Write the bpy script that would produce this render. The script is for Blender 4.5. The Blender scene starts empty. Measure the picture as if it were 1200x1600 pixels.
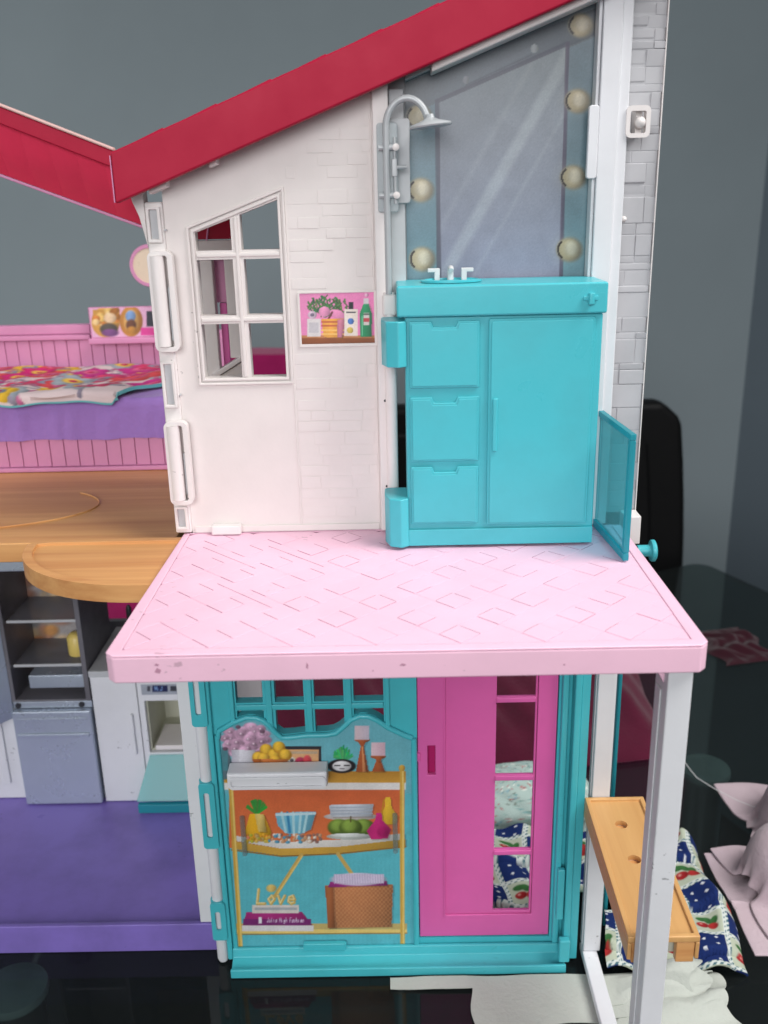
import bpy, bmesh, math, random
import numpy as np
from mathutils import Matrix, Vector
from mathutils.geometry import tessellate_polygon
random.seed(7); rng = np.random.default_rng(7)
S = 0.01                                   # all measures below are centimetres
scene = bpy.context.scene
col = scene.collection

# ------------------------------------------------------------------ camera
F_PX, CAM = 1461.0, np.array([0.0, -44.0, 42.0])
R_WC = np.array([[0.99976662, 0.00129703, -0.02156429],
                 [-0.02005673, -0.3151538, -0.94882865],
                 [-0.00802673, 0.94903972, -0.31505424]])   # world -> (right, down, forward)
cd = bpy.data.cameras.new('camera'); cam = bpy.data.objects.new('camera', cd); col.objects.link(cam)
m = Matrix.Identity(4)
for i in range(3):
    m[i][0], m[i][1], m[i][2], m[i][3] = R_WC[0][i], -R_WC[1][i], -R_WC[2][i], CAM[i] * S
cam.matrix_world = m
cd.sensor_fit = 'VERTICAL'; cd.sensor_height = 36; cd.lens = 36 * F_PX / 1600
cd.clip_start = 0.01; cd.clip_end = 50
cd.dof.use_dof = True; cd.dof.focus_distance = 0.455; cd.dof.aperture_fstop = 12
scene.camera = cam

# ------------------------------------------------------------------ light
W = bpy.data.worlds.new('World'); scene.world = W; W.use_nodes = True
W.node_tree.nodes['Background'].inputs[0].default_value = (0.90, 0.96, 1.0, 1)
W.node_tree.nodes['Background'].inputs[1].default_value = 0.17
def area(name, loc, target, sx, sy, power, color):
    l = bpy.data.lights.new(name, 'AREA'); l.shape = 'RECTANGLE'; l.size = sx; l.size_y = sy
    l.energy = power; l.color = color
    o = bpy.data.objects.new(name, l); col.objects.link(o); o.location = loc
    o.rotation_euler = (Vector(target) - Vector(loc)).to_track_quat('-Z', 'Y').to_euler()
    return o
wl_ = area('window_light', (-0.35, -2.2, 0.9), (-0.14, 0, 0.25), 1.5, 1.2, 5.6, (0.98, 0.98, 1.0))
sky_l = area('skylight', (0.8, -0.35, 1.35), (0.08, -0.08, 0.22), 0.8, 0.8, 6.2, (1.0, 0.985, 0.97))
wl_.data.spread = math.radians(62)
sky_l.data.spread = math.radians(80)
area('side_window', (-2.0, -0.35, 1.15), (0.1, 0.1, 0.2), 1.2, 1.3, 12, (0.95, 0.98, 1.0))
scene.view_settings.view_transform = 'Standard'; scene.view_settings.look = 'None'
scene.view_settings.exposure = -0.06; scene.view_settings.gamma = 1.0
scene.render.resolution_x, scene.render.resolution_y = 768, 1024

# ------------------------------------------------------------------ materials
def lin(c):
    c = np.asarray(c, float) / 255.0
    return np.where(c <= 0.04045, c / 12.92, ((c + 0.055) / 1.055) ** 2.4)
def rgba(c): return (*[float(x) for x in lin(c)], 1.0)
class NT:
    def __init__(s, mat): s.t = mat.node_tree; s.n = s.t.nodes; s.l = s.t.links
    def add(s, typ, **k):
        n = s.n.new(typ)
        for a, b in k.items():
            if a.startswith('i_'): n.inputs[a[2:].replace('_', ' ')].default_value = b
            else: setattr(n, a, b)
        return n
    def link(s, a, b): s.l.new(a, b)
def base_mat(name):
    mt = bpy.data.materials.new(name); mt.use_nodes = True
    return mt, NT(mt), mt.node_tree.nodes['Principled BSDF']
def plastic(name, c, rough=0.38, scuff=0.0, var=0.05, bump=0.06, scale=60, grime=None, spec=0.5):
    mt, t, p = base_mat(name)
    tc = t.add('ShaderNodeTexCoord')
    nz = t.add('ShaderNodeTexNoise', i_Scale=scale * 0.35, i_Detail=5.0, i_Roughness=0.6)
    t.link(tc.outputs['Object'], nz.inputs['Vector'])
    mix = t.add('ShaderNodeMixRGB', blend_type='MIX'); mix.inputs[1].default_value = rgba(c)
    d = np.asarray(c) * (1 - var * 2.2); mix.inputs[2].default_value = rgba(grime if grime else d)
    r = t.add('ShaderNodeMapRange', i_From_Min=0.42, i_From_Max=0.75, i_To_Min=0.0, i_To_Max=0.75)
    t.link(nz.outputs['Fac'], r.inputs['Value']); t.link(r.outputs[0], mix.inputs[0])
    out = mix.outputs[0]
    if scuff > 0:                          # sparse dark rub marks and specks
        n2 = t.add('ShaderNodeTexNoise', i_Scale=260.0, i_Detail=2.0)
        n3 = t.add('ShaderNodeTexNoise', i_Scale=28.0, i_Detail=2.0)
        mp = t.add('ShaderNodeMapping'); mp.inputs['Scale'].default_value = (1.0, 2.2, 1.6)
        t.link(tc.outputs['Object'], mp.inputs[0]); t.link(mp.outputs[0], n2.inputs['Vector'])
        t.link(tc.outputs['Object'], n3.inputs['Vector'])
        mul = t.add('ShaderNodeMath', operation='MULTIPLY'); t.link(n2.outputs['Fac'], mul.inputs[0]); t.link(n3.outputs['Fac'], mul.inputs[1])
        r2 = t.add('ShaderNodeMapRange', i_From_Min=0.455, i_From_Max=0.49, i_To_Min=0.0, i_To_Max=scuff)
        t.link(mul.outputs[0], r2.inputs['Value'])
        m2 = t.add('ShaderNodeMixRGB'); t.link(r2.outputs[0], m2.inputs[0]); t.link(out, m2.inputs[1])
        m2.inputs[2].default_value = rgba(np.asarray(c) * 0.35); out = m2.outputs[0]
    t.link(out, p.inputs['Base Color'])
    rr = t.add('ShaderNodeMapRange', i_From_Min=0.3, i_From_Max=0.7, i_To_Min=rough - 0.07, i_To_Max=rough + 0.1)
    t.link(nz.outputs['Fac'], rr.inputs['Value']); t.link(rr.outputs[0], p.inputs['Roughness'])
    n4 = t.add('ShaderNodeTexNoise', i_Scale=scale * 9.0, i_Detail=2.0); t.link(tc.outputs['Object'], n4.inputs['Vector'])
    b = t.add('ShaderNodeBump', i_Strength=bump, i_Distance=0.0006); t.link(n4.outputs['Fac'], b.inputs['Height'])
    t.link(b.outputs[0], p.inputs['Normal']); p.inputs['Specular IOR Level'].default_value = spec
    return mt
def wood(name, c1, c2, axis=0, rough=0.42):
    mt, t, p = base_mat(name)
    tc = t.add('ShaderNodeTexCoord'); mp = t.add('ShaderNodeMapping')
    sc = [55, 55, 55]; sc[axis] = 2.2; mp.inputs['Scale'].default_value = sc
    t.link(tc.outputs['Object'], mp.inputs[0])
    nz = t.add('ShaderNodeTexNoise', i_Scale=2.2, i_Detail=6.0, i_Roughness=0.65); t.link(mp.outputs[0], nz.inputs['Vector'])
    r = t.add('ShaderNodeValToRGB'); r.color_ramp.elements[0].position = 0.3; r.color_ramp.elements[1].position = 0.72
    r.color_ramp.elements[0].color = rgba(c1); r.color_ramp.elements[1].color = rgba(c2)
    t.link(nz.outputs['Fac'], r.inputs[0]); t.link(r.outputs[0], p.inputs['Base Color'])
    b = t.add('ShaderNodeBump', i_Strength=0.08, i_Distance=0.001); t.link(nz.outputs['Fac'], b.inputs['Height']); t.link(b.outputs[0], p.inputs['Normal'])
    p.inputs['Roughness'].default_value = rough
    return mt
def printed(name, rough=0.35, cloth=False):
    mt, t, p = base_mat(name)
    a = t.add('ShaderNodeVertexColor', layer_name='ink'); t.link(a.outputs[0], p.inputs['Base Color'])
    p.inputs['Roughness'].default_value = rough
    tc = t.add('ShaderNodeTexCoord')
    n = t.add('ShaderNodeTexNoise', i_Scale=900.0 if cloth else 300.0, i_Detail=3.0); t.link(tc.outputs['Object'], n.inputs['Vector'])
    b = t.add('ShaderNodeBump', i_Strength=0.5 if cloth else 0.04, i_Distance=0.0006); t.link(n.outputs['Fac'], b.inputs['Height']); t.link(b.outputs[0], p.inputs['Normal'])
    if cloth: p.inputs['Specular IOR Level'].default_value = 0.15
    return mt
def fabric(name, c, c2=None, rough=0.9, scale=420):
    mt, t, p = base_mat(name)
    tc = t.add('ShaderNodeTexCoord')
    n = t.add('ShaderNodeTexNoise', i_Scale=float(scale), i_Detail=4.0); t.link(tc.outputs['Object'], n.inputs['Vector'])
    n2 = t.add('ShaderNodeTexNoise', i_Scale=30.0, i_Detail=3.0); t.link(tc.outputs['Object'], n2.inputs['Vector'])
    mx = t.add('ShaderNodeMixRGB'); mx.inputs[1].default_value = rgba(c); mx.inputs[2].default_value = rgba(c2 if c2 is not None else np.asarray(c) * 0.86)
    t.link(n2.outputs['Fac'], mx.inputs[0]); t.link(mx.outputs[0], p.inputs['Base Color'])
    ad = t.add('ShaderNodeMath', operation='ADD'); t.link(n.outputs['Fac'], ad.inputs[0]); t.link(n2.outputs['Fac'], ad.inputs[1])
    b = t.add('ShaderNodeBump', i_Strength=0.5, i_Distance=0.001); t.link(ad.outputs[0], b.inputs['Height']); t.link(b.outputs[0], p.inputs['Normal'])
    p.inputs['Roughness'].default_value = rough; p.inputs['Specular IOR Level'].default_value = 0.15
    p.inputs['Sheen Weight'].default_value = 0.2
    return mt
def clear(name, c, alpha_tint=0.75, rough=0.12, gloss=0.5, body=0.25):
    """thin translucent plastic: tinted see-through + some body colour + surface gloss"""
    mt = bpy.data.materials.new(name); mt.use_nodes = True; t = NT(mt); t.n.clear()
    tr = t.add('ShaderNodeBsdfTransparent'); tr.inputs[0].default_value = rgba(c)
    df = t.add('ShaderNodeBsdfDiffuse'); df.inputs[0].default_value = rgba(c)
    gl = t.add('ShaderNodeBsdfGlossy'); gl.inputs['Roughness'].default_value = rough
    tl = t.add('ShaderNodeBsdfTranslucent'); tl.inputs[0].default_value = rgba(c)
    m0 = t.add('ShaderNodeMixShader'); m0.inputs[0].default_value = 0.5; t.link(df.outputs[0], m0.inputs[1]); t.link(tl.outputs[0], m0.inputs[2])
    m1 = t.add('ShaderNodeMixShader'); m1.inputs[0].default_value = body; t.link(tr.outputs[0], m1.inputs[1]); t.link(m0.outputs[0], m1.inputs[2])
    lw_ = t.add('ShaderNodeLayerWeight'); lw_.inputs[0].default_value = 0.5
    pw = t.add('ShaderNodeMath', operation='POWER'); t.link(lw_.outputs['Facing'], pw.inputs[0]); pw.inputs[1].default_value = 5.0
    fr = t.add('ShaderNodeMath', operation='MULTIPLY_ADD'); t.link(pw.outputs[0], fr.inputs[0]); fr.inputs[1].default_value = gloss; fr.inputs[2].default_value = 0.026
    m2 = t.add('ShaderNodeMixShader'); t.link(fr.outputs[0], m2.inputs[0]); t.link(m1.outputs[0], m2.inputs[1]); t.link(gl.outputs[0], m2.inputs[2])
    o = t.add('ShaderNodeOutputMaterial'); t.link(m2.outputs[0], o.inputs[0])
    return mt
def metal(name, c, rough=0.2):
    mt, t, p = base_mat(name); p.inputs['Base Color'].default_value = rgba(c); p.inputs['Metallic'].default_value = 1.0
    tc = t.add('ShaderNodeTexCoord'); n = t.add('ShaderNodeTexNoise', i_Scale=40.0, i_Detail=3.0); t.link(tc.outputs['Object'], n.inputs['Vector'])
    r = t.add('ShaderNodeMapRange', i_To_Min=rough * 0.7, i_To_Max=rough * 1.4); t.link(n.outputs['Fac'], r.inputs['Value']); t.link(r.outputs[0], p.inputs['Roughness'])
    return mt

M = {
 'white': plastic('white_plastic', (226, 220, 217), 0.42, scuff=0.55, var=0.03),
 'wallwhite': plastic('wall_plastic', (222, 215, 211), 0.5, scuff=0.5, var=0.025),
 'cool': plastic('cool_white_plastic', (220, 221, 224), 0.4, scuff=0.6, var=0.03),
 'grey': plastic('grey_plastic', (186, 188, 190), 0.45, var=0.05),
 'stone': plastic('pale_grey_plastic', (182, 182, 185), 0.5, var=0.05),
 'pink': plastic('pale_pink_plastic', (240, 194, 214), 0.38, scuff=0.35, var=0.03),
 'groove': plastic('grime', (184, 134, 156), 0.7),
 'pinkdirt': plastic('dusty_groove', (176, 128, 150), 0.7),
 'teal': plastic('teal_plastic', (70, 182, 192), 0.34, scuff=0.12, var=0.045),
 'red': plastic('crimson_plastic', (170, 20, 54), 0.5, var=0.04, spec=0.2),
 'hot': plastic('hot_pink_plastic', (216, 96, 166), 0.38, scuff=0.35, var=0.03),
 'purple': plastic('purple_plastic', (134, 114, 196), 0.34, scuff=0.5, var=0.09),
 'rose': plastic('rose_plastic', (212, 140, 180), 0.42, var=0.04),
 'clip': plastic('pale_plastic', (214, 214, 214), 0.3, var=0.04),
 'wood': wood('wood_print', (190, 130, 78), (220, 168, 108), 0),
 'bench': wood('tan_wood_print', (194, 146, 90), (210, 164, 106), 1),
 'silver': plastic('silver_plastic', (180, 190, 204), 0.28, var=0.02, spec=0.8),
 'shower': plastic('grey_translucent_plastic', (172, 176, 178), 0.22, var=0.05, spec=0.7),
 'dark': plastic('dark_plastic', (44, 44, 48), 0.4),
 'beige': plastic('beige_plastic', (196, 196, 178), 0.5),
 'steelprint': plastic('dark_steel_print', (108, 106, 112), 0.4, var=0.15),
 'print': printed('printed_sheet', 0.38),
 'mirrorprint': printed('printed_mirror_sheet', 0.3),
 'clothprint': printed('printed_cotton', 0.9, True),
 'sheet': fabric('violet_cotton', (166, 128, 200), (150, 114, 184)),
 'pinkcloth': fabric('dusty_pink_cotton', (198, 180, 186), (178, 158, 166)),
 'towel': fabric('white_cotton', (188, 192, 184), (168, 172, 164)),
 'maroon': fabric('magenta_velvet', (182, 34, 106), (150, 24, 84), scale=300),
 'wine': fabric('wine_velvet', (92, 20, 48), (66, 12, 34), scale=300),
 'black': plastic('black_leatherette', (9, 9, 10), 0.55, var=0.1, bump=0.3, spec=0.2),
 'tealclear': clear('teal_clear_plastic', (156, 222, 228), body=0.24),
 'flap': clear('pale_teal_plastic', (136, 216, 216), body=0.55),
 'tealedge': clear('teal_clear_edge', (70, 190, 202), body=0.75),
 'clear': clear('clear_plastic', (222, 228, 230), body=0.5),
 'glass': clear('table_glass', (178, 189, 188), rough=0.0, gloss=0.55, body=0.03),
 'blush': plastic('blush_plastic', (216, 178, 172), 0.5),
 'disc': plastic('brushed_disc', (232, 236, 238), 0.35, var=0.12, spec=1.0),
 'redshell': plastic('bright_crimson_plastic', (226, 60, 92), 0.34, var=0.05, spec=0.3),
 'smoke': clear('smoky_plastic', (206, 206, 210), body=0.3),
 'clipclear': clear('clip_plastic', (225, 232, 232), body=0.16),
 'chrome': metal('chrome', (214, 218, 222), 0.3),
 'sidewall': plastic('dimmed_wall_paint', (112, 124, 132), 0.8, var=0.04, scale=4, bump=0.2, spec=0.2),  # darker copy of the wall paint: the right wall's dimness put into colour
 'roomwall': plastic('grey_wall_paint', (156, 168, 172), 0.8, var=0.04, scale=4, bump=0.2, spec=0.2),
}
M['silver'].node_tree.nodes['Principled BSDF'].inputs['Metallic'].default_value = 0.45
def floor_mat():
    mt, t, p = base_mat('dark_floor_tile'); tc = t.add('ShaderNodeTexCoord')
    b = t.add('ShaderNodeTexBrick', offset=0.0); b.inputs['Scale'].default_value = 1.0
    b.inputs['Color1'].default_value = rgba((38, 37, 40)); b.inputs['Color2'].default_value = rgba((32, 32, 35)); b.inputs['Mortar'].default_value = rgba((120, 120, 122))
    b.inputs['Mortar Size'].default_value = 0.004; b.inputs['Brick Width'].default_value = 0.6; b.inputs['Row Height'].default_value = 0.6
    t.link(tc.outputs['Object'], b.inputs['Vector']); t.link(b.outputs[0], p.inputs['Base Color']); p.inputs['Roughness'].default_value = 0.35
    return mt
M['floor'] = floor_mat()

# ------------------------------------------------------------------ mesh helpers
def tag(o, label=None, cat=None, group=None, kind=None):
    if label: o['label'] = label
    if cat: o['category'] = cat
    if group: o['group'] = group
    if kind: o['kind'] = kind
    return o
def thing(name, loc, label, cat, group=None):
    o = bpy.data.objects.new(name, None); col.objects.link(o); o.location = [c * S for c in loc]
    o.empty_display_size = 0.02
    return tag(o, label, cat, group)
def attach(o, parent):
    if parent is not None:
        o.parent = parent
        if parent.type == 'EMPTY': o.matrix_parent_inverse = Matrix.Translation(-parent.location)
class MB:
    def __init__(s): s.v = []; s.f = []; s.holed = False
    def quad_solid(s, pts):               # 8 points: bottom loop 4, top loop 4
        b = len(s.v); s.v += [tuple(p) for p in pts]
        s.f += [(b+3,b+2,b+1,b), (b+4,b+5,b+6,b+7)] + [(b+i, b+(i+1)%4, b+4+(i+1)%4, b+4+i) for i in range(4)]
        return s
    def box(s, x0, x1, y0, y1, z0, z1):
        return s.quad_solid([(x0,y0,z0),(x1,y0,z0),(x1,y1,z0),(x0,y1,z0),(x0,y0,z1),(x1,y0,z1),(x1,y1,z1),(x0,y1,z1)])
    def prism(s, poly, a0, a1, plane='XZ'):
        """extrude a polygon; XZ -> along Y, XY -> along Z, YZ -> along X"""
        def P(p, a): return {'XZ': (p[0], a, p[1]), 'XY': (p[0], p[1], a), 'YZ': (a, p[0], p[1])}[plane]
        n = len(poly); b = len(s.v)
        s.v += [P(p, a0) for p in poly] + [P(p, a1) for p in poly]
        s.f += [tuple(range(b, b+n)), tuple(range(b+2*n-1, b+n-1, -1))]
        s.f += [(b+i, b+n+i, b+n+(i+1)%n, b+(i+1)%n) for i in range(n)]
        return s
    def plate(s, outer, holes, y0, y1):
        """XZ plate with holes, thickness from y0 to y1"""
        s.holed = s.holed or len(holes) > 0; loops = [outer] + list(holes); b = len(s.v); pts = [p for l in loops for p in l]; n = len(pts)
        s.v += [(p[0], y0, p[1]) for p in pts] + [(p[0], y1, p[1]) for p in pts]
        for tri in tessellate_polygon([[Vector((p[0], p[1], 0)) for p in l] for l in loops]):
            s.f += [tuple(b+i for i in tri), tuple(b+n+i for i in reversed(tri))]
        k = 0
        for l in loops:
            for i in range(len(l)):
                i0, i1 = b+k+i, b+k+(i+1) % len(l); s.f.append((i0, i0+n, i1+n, i1))
            k += len(l)
        return s
    def tube(s, path, r, n=12, caps=True):
        path = [Vector(p) for p in path]; rs = r if isinstance(r, (list, tuple)) else [r]*len(path)
        prev = None; b = len(s.v)
        for i, p in enumerate(path):
            t = ((path[min(i+1, len(path)-1)] - path[max(i-1, 0)])).normalized()
            if prev is None: a = t.orthogonal().normalized()
            else: a = (prev - t * prev.dot(t)).normalized()
            prev = a; c = t.cross(a)
            for k in range(n):
                th = 2*math.pi*k/n; s.v.append(tuple(p + (a*math.cos(th) + c*math.sin(th)) * rs[i]))
        for i in range(len(path)-1):
            for k in range(n):
                s.f.append((b+i*n+k, b+i*n+(k+1)%n, b+(i+1)*n+(k+1)%n, b+(i+1)*n+k))
        if caps:
            s.f.append(tuple(b+k for k in reversed(range(n)))); e = b+(len(path)-1)*n; s.f.append(tuple(e+k for k in range(n)))
        return s
    def lathe(s, prof, c, axis='Z', n=28, sx=1.0, sy=1.0):
        b = len(s.v)
        for r, h in prof:
            for k in range(n):
                th = 2*math.pi*k/n; u, w = r*math.cos(th)*sx, r*math.sin(th)*sy
                d = {'Z': (u, w, h), 'X': (h, u, w), 'Y': (u, h, w)}[axis]; s.v.append((c[0]+d[0], c[1]+d[1], c[2]+d[2]))
        for i in range(len(prof)-1):
            for k in range(n): s.f.append((b+i*n+k, b+i*n+(k+1)%n, b+(i+1)*n+(k+1)%n, b+(i+1)*n+k))
        s.f.append(tuple(b+k for k in reversed(range(n)))); e = b+(len(prof)-1)*n; s.f.append(tuple(e+k for k in range(n)))
        return s
    def build(s, name, mat, parent=None, bevel=0.0, seg=2, ink=None, angle=50, kind=None):
        me = bpy.data.meshes.new(name)
        me.from_pydata([(x*S, y*S, z*S) for x, y, z in s.v], [], s.f); me.update()
        bm = bmesh.new(); bm.from_mesh(me)
        bmesh.ops.recalc_face_normals(bm, faces=bm.faces)
        if bevel > 0:
            bmesh.ops.dissolve_limit(bm, angle_limit=0.02, verts=bm.verts, edges=bm.edges) if not s.holed and len(bm.faces) < 400 else None
            ed = [e for e in bm.edges if len(e.link_faces) == 2 and e.calc_face_angle(0) > 0.5]
            if ed: bmesh.ops.bevel(bm, geom=ed, offset=bevel*S, segments=seg, profile=0.5, affect='EDGES', clamp_overlap=True)
        bm.to_mesh(me); bm.free()
        me.shade_smooth(); me.set_sharp_from_angle(angle=math.radians(angle))
        if ink is not None:
            at = me.color_attributes.new('ink', 'FLOAT_COLOR', 'POINT')
            a = np.ones((len(me.vertices), 4), np.float32); a[:, :3] = lin(np.clip(ink, 0, 255)); at.data.foreach_set('color', a.ravel())
        me.materials.append(M[mat] if isinstance(mat, str) else mat)
        o = bpy.data.objects.new(name, me); col.objects.link(o); attach(o, parent)
        if bevel > 0: wn = o.modifiers.new('weighted_normals', 'WEIGHTED_NORMAL'); wn.keep_sharp = True
        if kind: o['kind'] = kind
        return o
def box(name, mat, parent, x0, x1, y0, y1, z0, z1, bevel=0.04, **k):
    return MB().box(x0, x1, y0, y1, z0, z1).build(name, mat, parent, bevel, **k)
def rrect(x0, x1, z0, z1, r, n=4):
    out = []
    for cx, cz, a in ((x1-r, z0+r, -90), (x1-r, z1-r, 0), (x0+r, z1-r, 90), (x0+r, z0+r, 180)):
        for i in range(n+1):
            t = math.radians(a + 90*i/n); out.append((cx + r*math.cos(t), cz + r*math.sin(t)))
    return out
def rect(x0, x1, z0, z1): return [(x0, z0), (x1, z0), (x1, z1), (x0, z1)]
def clip_poly(poly, x0, x1, y0, y1):
    def cut(p, ax, v, sg):
        out = []
        for i in range(len(p)):
            a, b = p[i], p[(i+1) % len(p)]; da, db = sg*(a[ax]-v), sg*(b[ax]-v)
            if da >= 0: out.append(a)
            if da*db < 0:
                t = da/(da-db); out.append((a[0]+t*(b[0]-a[0]), a[1]+t*(b[1]-a[1])))
        return out
    for ax, v, sg in ((0, x0, 1), (0, x1, -1), (1, y0, 1), (1, y1, -1)):
        poly = cut(poly, ax, v, sg)
        if len(poly) < 3: return []
    return poly

# ---- flat print: ink colours worked out on a fine sheet
class Art:
    """drawing sheet; A, B are the art coordinates of each sheet point"""
    def __init__(s, A, B, bg): s.A, s.B = A, B; s.c = np.empty(A.shape + (3,)); s.c[:] = bg
    def put(s, mask, c, soft=None):
        c = np.asarray(c, float); mk = np.clip(mask, 0, 1)[..., None]; s.c = s.c*(1-mk) + c*mk
    def ell(s, cx, cy, rx, ry, c, soft=0.08, rot=0):
        dx, dy = s.A-cx, s.B-cy; ca, sa = math.cos(rot), math.sin(rot)
        d = np.sqrt(((dx*ca+dy*sa)/rx)**2 + ((dy*ca-dx*sa)/ry)**2); s.put((1-d)/soft + 0.5, s.shade(c, cx-rx, cx+rx, cy-ry, cy+ry))
    def rect(s, x0, x1, y0, y1, c, c2=None):
        mk = np.minimum(np.minimum(s.A-x0, x1-s.A), np.minimum(s.B-y0, y1-s.B)) + 0.5
        if c2 is not None:
            t = np.clip((s.B-y0)/(y1-y0), 0, 1)[..., None]; c = np.asarray(c)*(1-t)+np.asarray(c2)*t
        s.put(mk, c)
    def grad(s, x0, x1, y0, y1, ca, cb):         # left to right
        mk = np.minimum(np.minimum(s.A-x0, x1-s.A), np.minimum(s.B-y0, y1-s.B)) + 0.5
        t = np.clip((s.A-x0)/(x1-x0), 0, 1)[..., None]; s.put(mk, np.asarray(ca)*(1-t)+np.asarray(cb)*t)
    def inside(s, pts):
        r = np.zeros(s.A.shape, bool); n = len(pts)
        for i in range(n):
            (xa, ya), (xb, yb) = pts[i], pts[(i+1) % n]
            if ya == yb: continue
            cnd = (ya > s.B) != (yb > s.B); r ^= cnd & (s.A < (xb-xa)*(s.B-ya)/(yb-ya)+xa)
        return r
    def shade(s, c, x0, x1, y0, y1):
        t = np.clip((s.A-x0)/(x1-x0+1e-6), 0, 1); w = np.clip((s.B-y0)/(y1-y0+1e-6), 0, 1)
        k = 1.10 - .62*np.abs(t-.36)**1.6 - .12*w; return np.asarray(c, float)[..., None, None].T.reshape(1, 1, 3)*k[..., None] if s.A.ndim == 2 else np.asarray(c, float)*k[..., None]
    def poly(s, pts, c):
        xs = [p[0] for p in pts]; ys = [p[1] for p in pts]
        sh = s.inside([(x+2.5, y+1.5) for x, y in pts]).astype(float); s.put(sh*.22, (50, 36, 34)); s.put(s.inside(pts).astype(float), s.shade(c, min(xs), max(xs), min(ys), max(ys)))
    def line(s, pts, w, c, op=1.0):
        for (xa, ya), (xb, yb) in zip(pts[:-1], pts[1:]):
            dx, dy = xb-xa, yb-ya; t = np.clip(((s.A-xa)*dx+(s.B-ya)*dy)/(dx*dx+dy*dy+1e-9), 0, 1)
            d = np.hypot(s.A-xa-t*dx, s.B-ya-t*dy); s.put(np.clip(w/2-d+0.5, 0, 1)*op, c)
def proj(x, y, z):
    d = np.stack([x-CAM[0], y-CAM[1]+0*x, z-CAM[2]], -1) @ R_WC.T
    return 600+F_PX*d[..., 0]/d[..., 2], 800+F_PX*d[..., 1]/d[..., 2]
def print_sheet(name, parent, poly, y, step, painter, mat='print', fade=0.93, trim=None):
    """flat sheet in the XZ plane, cut to poly, inked by painter(art); art units are those of the sheet's own artwork"""
    xs = [p[0] for p in poly]; zs = [p[1] for p in poly]
    X = np.linspace(min(xs), max(xs), int((max(xs)-min(xs))/step)+2); Zs = np.linspace(min(zs), max(zs), int((max(zs)-min(zs))/step)+2)
    gx, gz = np.meshgrid(X, Zs); A, B = proj(gx, y, gz)
    art = Art(A, B, (200, 200, 200)); painter(art)
    ns = rng.normal(0, 1, A.shape); lo = rng.normal(0, 1, (A.shape[0]//9+3, A.shape[1]//9+3)); lo = np.kron(lo, np.ones((9, 9)))[:A.shape[0], :A.shape[1]]
    for _ in range(4): lo = (lo + np.roll(lo, 3, 0) + np.roll(lo, -3, 0) + np.roll(lo, 3, 1) + np.roll(lo, -3, 1))/5
    art.c = np.clip(art.c*(1 + .02*ns + .022*lo)[..., None], 0, 255)
    ins = Art(gx, gz, 0).inside([(a+1e-6, b) for a, b in poly]); nx = len(X)
    idx = np.arange(gx.size).reshape(gx.shape)
    keep = ins[:-1, :-1] & ins[1:, :-1] & ins[:-1, 1:] & ins[1:, 1:] if (trim or len(poly) > 4) else np.ones((len(Zs)-1, nx-1), bool)
    f = np.stack([idx[:-1, :-1], idx[:-1, 1:], idx[1:, 1:], idx[1:, :-1]], -1)[keep]
    mb = MB(); mb.v = np.stack([gx, np.full(gx.shape, y), gz], -1).reshape(-1, 3).tolist(); mb.f = [tuple(q) for q in f.tolist()]
    return mb.build(name, mat, parent, ink=art.c.reshape(-1, 3)*fade)
def strokes(art, text, x, y, h, w, c, lw=1.0, slant=0.15):
    G = {'L': [[(0,0),(0,1),(.8,1)]], 'o': [[(.1,.7),(.4,.45),(.7,.7),(.4,1),(.1,.7)]], 'v': [[(0,.45),(.35,1),(.7,.45)]], 'e': [[(.1,.72),(.7,.72),(.5,.45),(.15,.55),(.1,.85),(.4,1),(.7,.92)]],
         'J': [[(.6,0),(.6,.8),(.3,1),(0,.8)]], 'u': [[(0,.45),(.05,.95),(.6,.95),(.6,.45)]], 'l': [[(.2,0),(.25,1)]], 'i': [[(.2,.45),(.2,1)]], 'a': [[(.6,.45),(.1,.6),(.2,1),(.6,.9),(.65,.45),(.65,1)]],
         'H': [[(0,0),(0,1)],[(.7,0),(.7,1)],[(0,.5),(.7,.5)]], 'g': [[(.6,.5),(.1,.6),(.3,.95),(.6,.5),(.5,1.3),(.1,1.2)]], 'h': [[(0,0),(0,1)],[(0,.6),(.5,.5),(.6,1)]],
         'F': [[(.7,0),(0,0),(0,1)],[(0,.5),(.5,.5)]], 's': [[(.6,.5),(.2,.5),(.5,.8),(.1,1)]], 'n': [[(0,.5),(0,1)],[(0,.6),(.5,.5),(.6,1)]], ' ': []}
    for ch in text:
        for st in G.get(ch, []):
            art.line([(x + (px + slant*(1-py))*w, y + py*h) for px, py in st], lw, c)
        x += w*1.05

# ------------------------------------------------------------------ the room around
def struct(o): o['kind'] = 'structure'; return o
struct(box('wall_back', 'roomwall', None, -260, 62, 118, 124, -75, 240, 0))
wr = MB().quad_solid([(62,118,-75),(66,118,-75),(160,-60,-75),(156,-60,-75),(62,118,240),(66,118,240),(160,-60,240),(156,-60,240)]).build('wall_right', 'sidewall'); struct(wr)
fl = MB(); fl.v = [(-260,-260,-75),(200,-260,-75),(200,130,-75),(-260,130,-75)]; fl.f = [(0,1,2,3)]
struct(fl.build('floor', 'floor'))

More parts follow.
